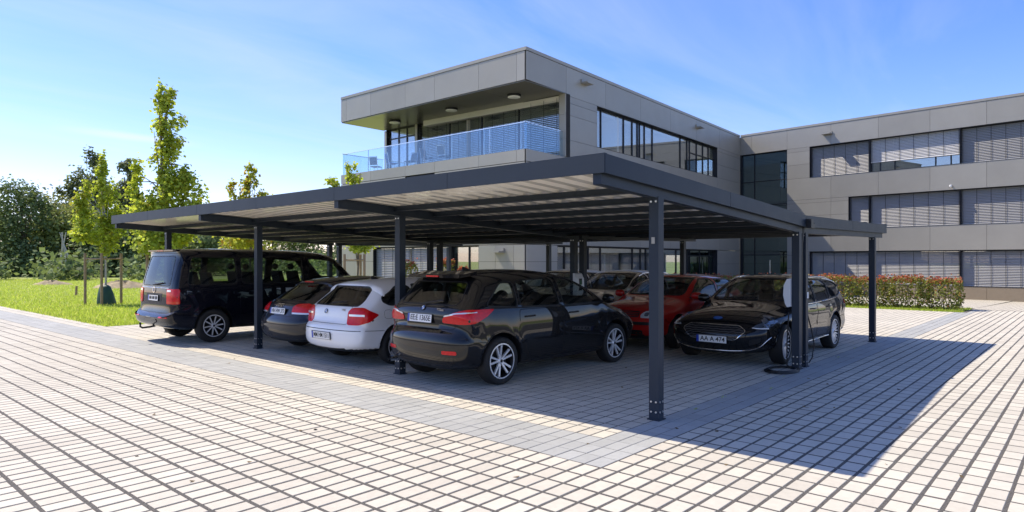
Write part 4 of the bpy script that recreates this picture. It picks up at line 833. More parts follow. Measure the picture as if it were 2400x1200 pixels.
plate(c, 'EE:E 1365E', .93, -1, .04, math.radians(-6)); roundel(c, .0, 1.075, -1, .041, 'quarters'); lettering(c, '225xe', .055, -.36, 1.06, -1)
for y in (.62,): l, n = c.cast(y, .33, 'x', -1); MB().lathe([(.042, -.12), (.045, .0), (.036, .0), (.034, -.10)], 18, 'x', (l.x - .0, y, .31)).build('exhaust_pipe', M['chrome'], r, local=True, smooth=True)
mirror_part(c, 1.02, 1.08, 'p_black'); wheels(c, 'v5'); fin(c, -1.25, 'c_trim'); details(c, 'p_black'); wiper(c, 0, 1.12, -.34, 1.17)

# --- white hatchback
c = Car(dict(L=4.25, W=1.76, xf=1.42, xr=-1.24, R=.315, sect=SECT, crease=.78, e=2.5, pr=.08,
    top=[(-2.125, .55, .30), (-2.12, .63, .28), (-2.08, .69, .24), (-2.02, .72, .20), (-2.00, .82, .20), (-1.99, .93, .18), (-1.94, .985, .15), (-1.80, 1.07, .16), (-1.52, 1.30, .18), (-1.56, 1.345, .15), (-1.30, 1.395, .22), (-.7, 1.43, .25), (0, 1.425, .25), (.40, 1.34, .22), (1.0, 1.02, .22), (1.25, .96, .25), (1.80, .84, .30), (2.04, .72, .34), (2.125, .52, .36)],
    bot=[(-2.125, .55, .30), (-2.12, .42, .28), (-2.07, .28, .22), (-1.9, .22, .16), (-1.5, .19, .12), (1.6, .18, .12), (2.0, .22, .3), (2.11, .38, .36), (2.125, .52, .36)]))
r = thing('parked_car', (1.80, 6.02, 0), 'white hatchback with large red tail lights beside the black people carrier', 'car', 'cars parked under the carport', math.radians(0.5)); c.finish(r, 'p_white', [[(-1.52, 1.06), (-1.52, 1.12), (-1.18, 1.29), (-.90, 1.31), (-.90, 1.00), (-1.40, 1.0)], [(-.83, .99), (-.06, .97), (-.10, 1.33), (-.83, 1.315)], [(.0, .97), (.84, .97), (.40, 1.25), (-.02, 1.33)]], [(-.60, .995), (.60, .995), (.60, 1.06), (.50, 1.29), (-.50, 1.29), (-.60, 1.06)], [(-.66, 1.04), (.66, 1.04), (.54, 1.34), (-.54, 1.34)])
pass; pass
doors(c, [[(-.86, .95), (-.04, .94), (-.02, .34), (-.60, .34), (-.86, .60)], [(0, .94), (1.02, .93), (.98, .34), (.02, .34)]], 'p_white', .84, (-.66, .22))
for sg in (1, -1):
    t1 = c.panel('tail_light', [(-.19, .69), (-.17, .90), (-.10, .96), (.10, .965), (.33, .85), (.20, .745), (.02, .69)], 'lamp_red', 'c', sg, rnd=1, off=.010, th=.02, grid=.05)
    c.panel('light_strip', [(-.15, .83), (-.15, .862), (.12, .862), (.12, .83)], 'lamp_clear', 'c', sg, rnd=0, off=.013, th=.008, parent=t1, grid=.05)
    c.panel('fuel_flap', [(-1.52, .78), (-1.52, .92), (-1.36, .92), (-1.36, .78)], 'c_gap', 'y', -1, rnd=2, off=.001, th=.005, ring=.004) if sg < 0 else None
c.panel('tailgate_gap', [(-.50, .70), (.50, .70), (.52, .98), (-.52, .98)], 'c_gap', 'x', -1, off=.0012, th=.006, ring=.005); strip(c, 'bumper_trim', [(-.78, .60), (0, .605), (.78, .60)], .006, 'c_gap', 'x', -1, off=.001)
plate(c, 'MM HM 1511', .50, -1, .05, math.radians(4)); roundel(c, .10, .89, -1, .040, 'quarters'); lettering(c, '118d', .05, -.36, .925, -1); wiper(c, .05, 1.005, -.30, 1.03); mirror_part(c, .86, .99, 'p_white'); wheels(c, 'five'); fin(c, -1.05, 'c_trim'); details(c, 'p_white')

# --- dark grey hatchback
c = Car(dict(L=4.28, W=1.77, xf=1.44, xr=-1.14, R=.32, sect=SECT, crease=.74, e=2.4, pr=.11, pr0=.3,
    top=[(-2.14, .55, .34), (-2.135, .65, .32), (-2.08, .72, .28), (-2.03, .80, .26), (-1.99, .92, .24), (-1.88, .99, .22), (-1.55, 1.17, .20), (-1.30, 1.31, .20), (-1.34, 1.34, .18), (-1.05, 1.39, .22), (-.5, 1.425, .25), (.1, 1.42, .25), (.5, 1.33, .22), (1.08, 1.0, .22), (1.3, .94, .25), (1.85, .82, .3), (2.08, .68, .36), (2.14, .52, .36)],
    bot=[(-2.14, .55, .34), (-2.13, .42, .30), (-2.06, .27, .22), (-1.9, .22, .16), (-1.5, .19, .12), (1.6, .18, .12), (2.0, .22, .3), (2.12, .38, .36), (2.14, .52, .36)]))
r = thing('parked_car', (1.92, 7.82, 0), 'dark grey hatchback with rounded tail between the van and the white hatchback', 'car', 'cars parked under the carport'); c.finish(r, 'p_anth', [[(-1.45, 1.04), (-.86, 1.0), (-.86, 1.31), (-1.1, 1.29)], [(-.80, .99), (-.02, .97), (-.06, 1.34), (-.80, 1.315)], [(.05, .97), (.92, .98), (.48, 1.25), (.02, 1.34)]], [(-.58, 1.0), (.58, 1.0), (.47, 1.29), (-.47, 1.29)], [(-.66, 1.04), (.66, 1.04), (.54, 1.34), (-.54, 1.34)])
pass; pass
doors(c, [[(-.86, .95), (-.02, .94), (0, .34), (-.60, .34), (-.86, .60)], [(.02, .94), (1.06, .93), (1.0, .34), (.04, .34)]], 'p_anth', .84, (-.66, .24))
for sg in (1, -1):
    t1 = c.panel('tail_light', [(-.23, .77), (-.22, .88), (-.12, .935), (.10, .945), (.29, .87), (.27, .77)], 'lamp_red', 'c', sg, rnd=1, off=.010, th=.02, grid=.05); c.panel('light_strip', [(-.22, .757), (-.22, .785), (.26, .785), (.26, .757)], 'lamp_clear', 'c', sg, rnd=0, off=.013, th=.01, parent=t1, grid=.05)
MB().box(-1.40, -1.375, -.14, .14, 1.315, 1.335).build('brake_light', M['lamp_red'], r, local=True)
c.panel('tailgate_gap', [(-.48, .72), (.48, .72), (.56, .98), (-.56, .98)], 'c_gap', 'x', -1, off=.0012, th=.006, ring=.005)
plate(c, 'HH HW 373', .80, -1, .0, math.radians(-10)); roundel(c, 0, .905, -1, .038, 'rings'); wheels(c, 'five'); mirror_part(c, .92, .99, 'p_anth'); details(c, 'p_anth')

# --- dark blue van
c = Car(dict(L=5.35, W=1.92, xf=1.72, xr=-1.70, R=.355, spine=.80, sect=[(0, .93), (.25, .95), (.40, .98), (.62, 1.0), (1.0, 1.0), (1.18, .985), (1.28, .965), (1.75, .88), (1.95, .83), (2.1, .8)], crease=.98, e=3.2, pr=.025, pf=.12, pf0=.45, pr0=.7,
    top=[(-2.675, 0.56, 0.14), (-2.67, 0.6, 0.14), (-2.64, 0.63, 0.12), (-2.56, 0.65, 0.1), (-2.555, 0.8, 0.12), (-2.545, 1.18, 0.13), (-2.44, 1.62, 0.14), (-2.36, 1.9, 0.14), (-2.4, 1.955, 0.1), (-2.25, 1.985, 0.16), (-1.6, 2.0, 0.2), (0.3, 1.985, 0.2), (1.15, 1.93, 0.2), (1.45, 1.8, 0.2), (1.98, 1.28, 0.22), (2.2, 1.16, 0.25), (2.52, 1.0, 0.3), (2.62, 0.85, 0.34), (2.675, 0.56, 0.36)],
    bot=[(-2.675, 0.56, 0.14), (-2.67, 0.47, 0.16), (-2.62, 0.38, 0.14), (-2.4, 0.3, 0.12), (-2.0, 0.26, 0.1), (1.9, 0.22, 0.12), (2.5, 0.26, 0.3), (2.64, 0.4, 0.34), (2.675, 0.56, 0.36)]))
r = thing('parked_van', (1.55, 11.34, 0), 'dark blue passenger van with alloy wheels parked at the grass end of the carport', 'van'); c.finish(r, 'p_van', [[(-2.24, 1.24), (-1.20, 1.24), (-1.20, 1.80), (-2.12, 1.80)], [(-1.08, 1.24), (.40, 1.24), (.40, 1.80), (-1.08, 1.80)], [(.56, 1.22), (1.60, 1.20), (1.48, 1.42), (1.22, 1.72), (.58, 1.78)]], [(-.72, 1.22), (.72, 1.22), (.64, 1.82), (-.64, 1.82)], [(-.70, 1.32), (.70, 1.32), (.60, 1.78), (-.60, 1.78)], z0=.80, rows=(.62, -.5, -1.45), seat_z=.42)
pass; pass
doors(c, [[(-1.12, 1.86), (.46, 1.86), (.46, .34), (-1.12, .34)], [(.50, 1.84), (1.22, 1.78), (1.64, 1.15), (1.56, .82), (1.22, .8), (1.18, .34), (.50, .34)]], 'p_van', 1.04, (.34, .68))
for sg in (1, -1):
    t1 = c.panel('tail_light', [(-.13, .84), (-.13, 1.15), (.18, 1.15), (.18, .84)], 'lamp_red', 'c', sg, rnd=1, off=.012, th=.02, grid=.04)
    c.panel('light_strip', [(-.11, 1.09), (-.11, 1.13), (0, 1.13), (0, 1.09)], 'lamp_clear', 'c', sg, rnd=1, off=.015, th=.008, parent=t1, grid=.04); c.panel('light_strip', [(-.12, .85), (-.12, .895), (.17, .895), (.17, .85)], 'lamp_amber', 'c', sg, rnd=0, off=.015, th=.008, parent=t1, grid=.04)
    c.panel('rear_reflector', [(sg * .52, .555), (sg * .52, .58), (sg * .86, .58), (sg * .86, .555)], 'lamp_red', 'x', -1, rnd=0, off=.006)
strip(c, 'chrome_trim', [(-.70, 1.165), (0, 1.165), (.70, 1.165)], .008, 'chrome', 'x', -1, off=.006)
c.panel('tailgate_gap', [(-.80, .66), (.80, .66), (.80, 1.88), (-.80, 1.88)], 'c_gap', 'x', -1, off=.0012, th=.006, ring=.006); c.panel('plate_recess', [(-.36, .86), (.36, .86), (.42, 1.05), (-.42, 1.05)], 'c_trim', 'x', -1, rnd=0, off=.003)
plate(c, 'MM MM 888', .95, -1, 0, math.radians(-4)); roundel(c, 0, 1.12, -1, .062, 'vw'); wiper(c, .05, 1.22, -.42, 1.27)
MB().box(-2.43, -2.28, -.66, .66, 1.925, 1.958).build('roof_spoiler', M['p_van'], r, local=True); MB().box(-2.436, -2.428, -.16, .16, 1.932, 1.95).build('brake_light', M['lamp_red'], r, local=True)
MB().tube([(-2.50, .0, .36), (-2.62, .0, .34), (-2.78, 0, .33), (-2.82, 0, .36), (-2.82, 0, .42)], .02, 8).build('tow_bar', M['c_trim'], r, local=True); MB().lathe([(0, .45), (.02, .445), (.025, .425), (.02, .405), (0, .40)], 10, 'z', (-2.82, 0, 0)).build('tow_ball', M['c_trim'], r, local=True)
mirror_part(c, 1.58, 1.24, 'p_van'); wheels(c, 'van'); details(c, 'p_van', .32)

# --- black estate car facing the drive
c = Car(dict(L=4.67, W=1.83, xf=1.42, xr=-1.30, R=.335, sect=SECT, crease=.80, e=2.5, pf=.14, pf0=.45,
    top=[(-2.335, .58, .28), (-2.33, .68, .28), (-2.28, .76, .24), (-2.24, .95, .20), (-2.15, 1.05, .18), (-1.90, 1.34, .18), (-1.92, 1.385, .14), (-1.65, 1.43, .20), (-1.0, 1.475, .24), (-.2, 1.48, .25), (.22, 1.40, .22), (.90, 1.04, .22), (1.10, .985, .24), (1.65, .90, .30), (2.05, .80, .34), (2.26, .68, .36), (2.335, .52, .38)],
    bot=[(-2.335, .58, .28), (-2.33, .45, .28), (-2.26, .28, .2), (-2.0, .21, .14), (-1.5, .19, .12), (1.8, .17, .14), (2.18, .19, .30), (2.32, .32, .36), (2.335, .52, .38)]))
r = thing('parked_car', (6.27, 1.18, 0), 'black estate car with patterned grille and plate AA A 474 facing the drive', 'car', 'cars parked under the carport', math.pi); c.finish(r, 'p_black', [[(-1.98, 1.15), (-1.62, 1.04), (-1.10, 1.01), (-1.10, 1.35), (-1.60, 1.32)], [(-1.04, 1.01), (-.22, .98), (-.26, 1.38), (-1.04, 1.355)], [(-.15, .98), (.80, .98), (.34, 1.24), (-.02, 1.36), (-.18, 1.38)]], [(-.58, 1.07), (.58, 1.07), (.50, 1.34), (-.50, 1.34)], [(-.68, 1.03), (.68, 1.03), (.56, 1.39), (-.56, 1.39)])
for sg in (1, -1): strip(c, 'window_trim', [(.84, .955), (0, .955), (-1.1, .985), (-1.66, 1.02), (-2.06, 1.14), (-2.02, 1.20), (-1.62, 1.355), (-1.0, 1.39), (-.2, 1.405)], .009, 'chrome', sg=sg, off=.006); strip(c, 'sill_trim', [(.95, .26), (-.9, .30)], .009, 'chrome', sg=sg, off=.004)
pass; pass
doors(c, [[(-1.08, .95), (-.20, .94), (-.18, .34), (-.80, .34), (-1.08, .66)], [(-.16, .94), (.92, .92), (.92, .34), (-.14, .34)]], 'p_black', .86, (-.86, .06))
gp = [(-.54, .595), (-.42, .67), (.42, .67), (.54, .595), (.38, .45), (-.38, .45)]
c.panel('grille', gp, 'c_trim', 'x', 1, rnd=0, off=.002); c.panel('grille_surround', gp, 'chrome', 'x', 1, rnd=1, off=.008, th=.02, ring=.009)
M['grille_bar'] = mat('grille_bar', (0.28, 0.28, 0.29), 0.3, 0.8)
for k in range(6):
    z = .47 + k * .034; hw = .38 + .14 * (z - .45) / .145 if z < .595 else .52 - .10 * (z - .595) / .075
    strip(c, 'grille_bar', [(-hw + t * 2 * hw, z + (.010 if q % 2 else -.010)) for q, t in enumerate(np.linspace(0, 1, int(2 + hw * 30)))], .004, 'grille_bar', 'x', 1, off=.004, n=4)
strip(c, 'lower_trim', [(-.84, .50), (-.74, .34), (-.50, .27), (0, .255), (.50, .27), (.74, .34), (.84, .50)], .009, 'chrome', 'x', 1, off=.008)
for sg in (1, -1):
    c.panel('headlight', [(sg * .62, .64), (sg * .66, .69), (sg * .80, .755), (sg * .86, .74), (sg * .82, .63)], 'lamp_head', 'x', 1, rnd=1, off=.008); c.panel('headlight', [(2.06, .64), (2.00, .74), (1.74, .83), (1.66, .81), (1.86, .68)], 'lamp_head', 'y', sg, rnd=1, off=.008)
    strip(c, 'daytime_light', [(sg * .62, .645), (sg * .72, .632), (sg * .82, .635)], .009, 'lamp_clear', 'x', 1, off=.010); c.panel('fog_light_recess', [(sg * .58, .36), (sg * .74, .42), (sg * .76, .50), (sg * .60, .46)], 'c_trim', 'x', 1, rnd=1, off=.003)
    c.panel('tail_light', [(-2.24, .84), (-2.20, .98), (-2.02, .96), (-2.02, .86)], 'lamp_red', 'y', sg, rnd=1, off=.008)
plate(c, 'AA A 474', .44, 1, .0, 0); roundel(c, 0, .775, 1, .05, 'oval'); roof_rails(c, .05, -1.75, 'rail'); mirror_part(c, .84, 1.0, 'p_black'); wheels(c, 'multi', .06); details(c, 'p_black', hood=[(1.08, -.66), (2.02, -.58), (2.14, -.3), (2.14, .3), (2.02, .58), (1.08, .66)]); strip(c, 'wiper', [(-.60, 1.035), (-.1, 1.05), (.2, 1.06)], .010, 'c_trim', 'x', 1, off=.016)

# --- red hatchback
c = Car(dict(L=4.15, W=1.74, xf=1.24, xr=-1.27, R=.31, sect=[(0, .92), (.22, .94), (.36, .975), (.55, 1.0), (.75, .995), (.90, .975), (1.0, .945), (1.25, .85), (1.45, .76), (1.65, .72)], crease=.62, e=2.6, pf=.11,
    top=[(-2.075, .55, .26), (-2.07, .66, .26), (-2.02, .74, .22), (-1.97, .95, .18), (-1.88, 1.03, .16), (-1.62, 1.33, .18), (-1.40, 1.40, .20), (-.8, 1.44, .24), (-.1, 1.435, .24), (.22, 1.36, .22), (.80, 1.03, .22), (1.0, .975, .22), (1.55, .90, .26), (1.92, .80, .28), (2.02, .68, .30), (2.075, .52, .32)],
    bot=[(-2.075, .55, .26), (-2.06, .40, .24), (-1.98, .27, .2), (-1.7, .21, .14), (1.6, .18, .14), (1.95, .21, .26), (2.06, .36, .3), (2.075, .52, .32)]))
r = thing('parked_car', (6.72, 3.40, 0), 'red hatchback facing the drive between the black estate and a silver car', 'car', 'cars parked under the carport', math.pi - .02); c.finish(r, 'p_red', [[(-1.62, 1.08), (-.62, 1.0), (-.62, 1.33), (-1.36, 1.31)], [(-.52, .99), (.62, .985), (.22, 1.22), (-.06, 1.335), (-.52, 1.34)]], [(-.58, 1.06), (.58, 1.06), (.50, 1.32), (-.50, 1.32)], [(-.66, 1.03), (.66, 1.03), (.55, 1.36), (-.55, 1.36)])
for sg in (1, -1): c.panel('side_moulding', [(-.86, .52), (.90, .52), (.90, .58), (-.86, .58)], 'p_red', 'y', sg, rnd=0, off=.012, th=.014); c.panel('headlight', [(sg * .46, .63), (sg * .45, .69), (sg * .52, .755), (sg * .70, .76), (sg * .78, .70), (sg * .74, .63)], 'lamp_clear', 'x', 1, rnd=2, off=.008); c.panel('headlight_lens', [(sg * .52, .66), (sg * .52, .73), (sg * .60, .73), (sg * .60, .66)], 'lamp_head', 'x', 1, rnd=2, off=.011, th=.008)
c.panel('bumper_strip', [(-.80, .50), (.80, .50), (.80, .555), (-.80, .555)], 'c_trim', 'x', 1, rnd=0, off=.012, th=.02); c.panel('grille', [(-.42, .64), (.42, .64), (.42, .75), (-.42, .75)], 'c_trim', 'x', 1, rnd=1, off=.004); c.panel('air_intake', [(-.50, .30), (.50, .30), (.50, .40), (-.50, .40)], 'c_trim', 'x', 1, rnd=1, off=.004)
for k in range(3): strip(c, 'grille_bar', [(-.40, .665 + .03 * k), (.40, .665 + .03 * k)], .006, 'p_red', 'x', 1, off=.008)
doors(c, [[(-.56, .95), (.74, .93), (.76, .60), (.62, .32), (-.52, .32)]], 'p_red', .80, (-.36,)); mirror_part(c, .62, .99, 'p_red')
pass; pass; wheels(c, 'old', .25); details(c, 'p_red', hood=[(.98, -.66), (1.88, -.60), (1.94, -.3), (1.94, .3), (1.88, .60), (.98, .66)]); roundel(c, 0, .70, 1, .055, 'vw')

# --- silver grey crossover and pale car further along the far row
for (loc, pm, lab, sc, rails) in (((7.75, 5.42, 0), 'p_grey', 'silver grey estate car with roof rails behind the red hatchback', 1.0, True), ((7.9, 7.3, 0), 'p_pale', 'pale silver car farthest along the far row, its roof showing behind the black people carrier', 1.0, False)):
    c = Car(dict(L=4.45, W=1.80, xf=1.36, xr=-1.28, R=.33, sect=SECT, crease=.78, e=2.5, pf=.12,
        top=[(-2.225, .58, .28), (-2.22, .70, .28), (-2.16, .80, .24), (-2.12, .98, .20), (-2.02, 1.08, .18), (-1.72, 1.38, .18), (-1.45, 1.45, .20), (-.8, 1.50, .24), (-.1, 1.495, .24), (.25, 1.42, .22), (.88, 1.06, .22), (1.08, 1.0, .22), (1.6, .93, .28), (1.98, .82, .32), (2.16, .70, .34), (2.225, .52, .36)],
        bot=[(-2.225, .58, .28), (-2.21, .42, .24), (-2.12, .28, .2), (-1.8, .22, .14), (1.7, .19, .14), (2.1, .22, .3), (2.21, .36, .34), (2.225, .52, .36)]))
    r = thing('parked_car', loc, lab, 'car', 'cars parked under the carport', math.pi); c.finish(r, pm, [[(-1.72, 1.12), (-1.04, 1.03), (-1.04, 1.37), (-1.46, 1.34)], [(-.98, 1.02), (-.20, 1.0), (-.24, 1.40), (-.98, 1.375)], [(-.12, 1.0), (.78, 1.0), (.34, 1.26), (-.02, 1.385), (-.16, 1.40)]], [(-.58, 1.10), (.58, 1.10), (.50, 1.38), (-.50, 1.38)], [(-.68, 1.06), (.68, 1.06), (.56, 1.41), (-.56, 1.41)])
    pass; pass
    c.panel('grille', [(-.45, .55), (.45, .55), (.40, .70), (-.40, .70)], 'c_trim', 'x', 1, rnd=1, off=.004)
    for sg in (1, -1): c.panel('headlight', [(sg * .50, .66), (sg * .52, .74), (sg * .80, .80), (sg * .80, .70)], 'lamp_head', 'x', 1, rnd=1, off=.008)
    doors(c, [[(-1.0, .97), (-.18, .96), (-.16, .34), (-.76, .34), (-1.0, .62)], [(-.14, .96), (.90, .94), (.88, .34), (-.12, .34)]], pm, .86, (-.80, .08)); mirror_part(c, .80, 1.02, pm); wheels(c, 'five')
    if rails: roof_rails(c, .10, -1.5, 'rail')
# ------------------------------------------------------------------ vegetation
def leaf_cloud(name, pts, size, m, parent, off, up=0.35, outc=None):
    n = len(pts); nr = RNG.normal(0, 1, (n, 3)); nr[:, 2] = np.abs(nr[:, 2]) + up
    if outc is not None: nr += outc * 0.8
    nr /= np.linalg.norm(nr, axis=1)[:, None]; t = np.cross(nr, RNG.normal(0, 1, (n, 3))); t /= np.linalg.norm(t, axis=1)[:, None] + 1e-9; b = np.cross(nr, t)
    s = size * RNG.uniform(0.6, 1.35, (n, 1)); p = pts - np.array(off)
    V = np.stack([p - t * s * .5, p + b * s * .42 - nr * s * .08, p + t * s * .5, p - b * s * .42 - nr * s * .08], 1).reshape(-1, 3)
    me = bpy.data.meshes.new(name); me.vertices.add(4 * n); me.vertices.foreach_set('co', V.ravel()); me.loops.add(4 * n); me.loops.foreach_set('vertex_index', np.arange(4 * n)); me.polygons.add(n); me.polygons.foreach_set('loop_start', np.arange(0, 4 * n, 4)); me.materials.append(M[m]); me.update(calc_edges=True)
    o = bpy.data.objects.new(name, me); COL.objects.link(o)
    if parent: o.parent = parent
    else: o.location = off
    return o
def blob_points(blobs, n, base, clump=0.0, shell=0.5):
    vol = np.array([b[2] * b[2] * b[3] for b in blobs]) ** 0.85; cnt = np.maximum(20, (n * vol / vol.sum()).astype(int)); out, oc = [], []
    for (dr, z, rx, rz), k in zip(blobs, cnt):
        c = np.array([base[0] + RIGHT.x * dr, base[1] + RIGHT.y * dr, base[2] + z]); dd = RNG.uniform(-.35, .35) * rx; c[:2] += np.array([FWD.x, FWD.y]) * dd
        u = RNG.normal(0, 1, (k, 3)); u /= np.linalg.norm(u, axis=1)[:, None]; rad = RNG.uniform(0, 1, (k, 1)) ** shell
        p = u * rad; 
        if clump:
            nc = max(6, k // 60); cc = RNG.normal(0, 1, (nc, 3)); cc /= np.linalg.norm(cc, axis=1)[:, None]; cc *= RNG.uniform(.35, 1.05, (nc, 1)); w = RNG.integers(0, nc, k); p = cc[w] + RNG.normal(0, clump, (k, 3))
        out.append(c + p * np.array([rx, rx, rz])); oc.append(p)
    return np.vstack(out), np.vstack(oc)
def tree(name, label, base, blobs, n, leaf, m, trunk=(0.05, 0.02), th=None, bark='bark', group=None, limbs=5, clump=0.20, cat='tree'):
    t = thing(name, base, label, cat, group)
    h = max(b[1] + b[3] for b in blobs); th = th or h * 0.9; lo = min(b[1] - b[3] for b in blobs)
    tb = MB(); pts = [(base[0] + RNG.normal(0, .02) * k, base[1] + RNG.normal(0, .02) * k, base[2] + th * k / 6) for k in range(7)]; pts[0] = (base[0], base[1], base[2] - .05)
    tb.tube(pts, [trunk[0] + (trunk[1] - trunk[0]) * k / 6 for k in range(7)], 8)
    for q in range(limbs):
        b = blobs[q % len(blobs)]; z0 = max(lo * 0.8, th * (.25 + .5 * q / max(1, limbs))) ; z0 = min(z0, th * .9); e = Vector((base[0] + RIGHT.x * b[0] + RNG.normal(0, .4) * b[2], base[1] + RIGHT.y * b[0] + RNG.normal(0, .4) * b[2], base[2] + b[1] + RNG.uniform(0, .7) * b[3])); s0 = Vector((base[0], base[1], base[2] + z0)); tb.tube([s0, (s0 + e) / 2 + Vector((0, 0, .1 * b[3])), e], [trunk[0] * .45, trunk[0] * .3, trunk[0] * .1], 6)
    tb.build('trunk', M[bark], t, smooth=True, sharp=60)
    P, oc = blob_points(blobs, n, base, clump); leaf_cloud('crown', P, leaf, m, t, base, outc=oc); return t
GY = 'young maples planted along the lawn'
b1 = view_pt(388, 24.5, -.03)
tree('maple_tree', 'tallest young maple with a narrow top rising behind the van', tuple(b1), [(-.03, 8.0, .36, .42), (-.05, 7.45, .46, .55), (.05, 6.8, .52, .6), (.08, 6.1, .50, .6), (.0, 5.4, .50, .6), (.05, 4.7, .62, .6), (-1.0, 4.95, .30, .55), (-1.05, 4.3, .36, .6), (-.85, 3.6, .42, .6), (.72, 4.9, .45, .55), (.95, 4.3, .48, .65), (.85, 3.6, .55, .65), (.0, 3.8, .75, .7), (-.5, 2.9, .7, .6), (.5, 2.9, .75, .6), (1.35, 3.6, .22, .5), (0, 2.4, .8, .45)], 9500, .14, 'maple', (.07, .02), 7.6, 'bark', GY, 10, .24)
b2 = view_pt(247, 26.5, -.03)
tree('maple_tree', 'small two topped maple with a green watering bag, tied between stakes on the lawn', tuple(b2), [(-.05, 5.75, .22, .5), (-.02, 5.1, .34, .6), (.05, 4.4, .40, .6), (.1, 3.7, .48, .6), (.1, 3.0, .5, .5), (-.75, 4.6, .28, .5), (-.8, 4.0, .38, .55), (-.85, 3.3, .45, .55), (-.6, 2.75, .5, .4), (.55, 2.9, .3, .4), (.1, 2.4, .4, .35)], 4200, .135, 'maple', (.05, .015), 5.5, 'bark_pale', GY, 8, .24)
b3 = view_pt(588, 27.5, -.03)
tree('maple_tree', 'maple with reddish tips showing above the middle of the carport roof', tuple(b3), [(.02, 5.5, .26, .5), (.0, 4.9, .36, .5), (.1, 4.3, .5, .5), (-.75, 4.75, .28, .45), (-.6, 4.1, .4, .5), (.45, 4.2, .28, .3), (-.1, 3.4, .8, .6), (.5, 3.0, .6, .5), (-.3, 2.6, .9, .5)], 3800, .14, 'maple_red', (.05, .015), 5.3, 'bark', GY, 7, .24)
b4 = view_pt(838, 25.5, -.03)
tree('maple_tree', 'slim maple in front of the left end of the terrace', tuple(b4), [(-.25, 5.35, .2, .42), (-.2, 4.8, .3, .45), (-.15, 4.2, .35, .5), (-1.05, 4.75, .35, .3), (-.95, 4.3, .4, .4), (-.4, 3.4, .6, .6), (0, 2.7, .5, .5), (.1, 2.25, .55, .3)], 2900, .135, 'maple', (.045, .015), 5.1, 'bark', GY, 6, .24)
def stake_frame(base, label, posts, top=2.05):
    t = thing('tree_stakes', base, label, 'tree stakes', 'wooden stake frames round the young trees')
    ps = []
    for dr, dd in posts:
        p = Vector(base) + RIGHT * dr + FWD * dd; ps.append(p); mb = MB(); mb.tube([p + Vector((0, 0, -.05)), p + Vector((0, 0, top))], .05, 10); mb.build('stake', M['wood'], t, smooth=True, sharp=50)
    for a, b in zip(ps, ps[1:] + ps[:1]): mb = MB(); mb.tube([a + Vector((0, 0, top - .22)), b + Vector((0, 0, top - .22))], .03, 8); mb.build('crossbar', M['wood'], t, smooth=True)
stake_frame(tuple(b2), 'three wooden stakes round the small maple on the lawn', [(-.68, -.2), (.16, -.5), (.28, .6)])
stake_frame(tuple(b1), 'wooden stakes round the tallest maple behind the van', [(-.4, -.5), (.4, -.5), (.0, .5)], 2.3)
stake_frame(tuple(b4), 'wooden stakes round the slim maple behind the van roof', [(-.4, -.4), (.35, -.4), (0, .5)], 2.0)
mb = MB(); mb.lathe([(.0, .0), (.34, .0), (.35, .1), (.28, .45), (.2, .72), (.12, .78), (0, .78)], 14, c=(b2.x + RIGHT.x * .02, b2.y + RIGHT.y * .02, b2.z)); mb.v = [(x + .03 * math.sin(9 * z + x * 20), y + .03 * math.cos(7 * z + y * 15), z) for x, y, z in mb.v]
tag(mb.build('watering_bag', M['bag'], smooth=True, sharp=60), 'dark green watering bag wrapped round the foot of the small maple', 'watering bag')
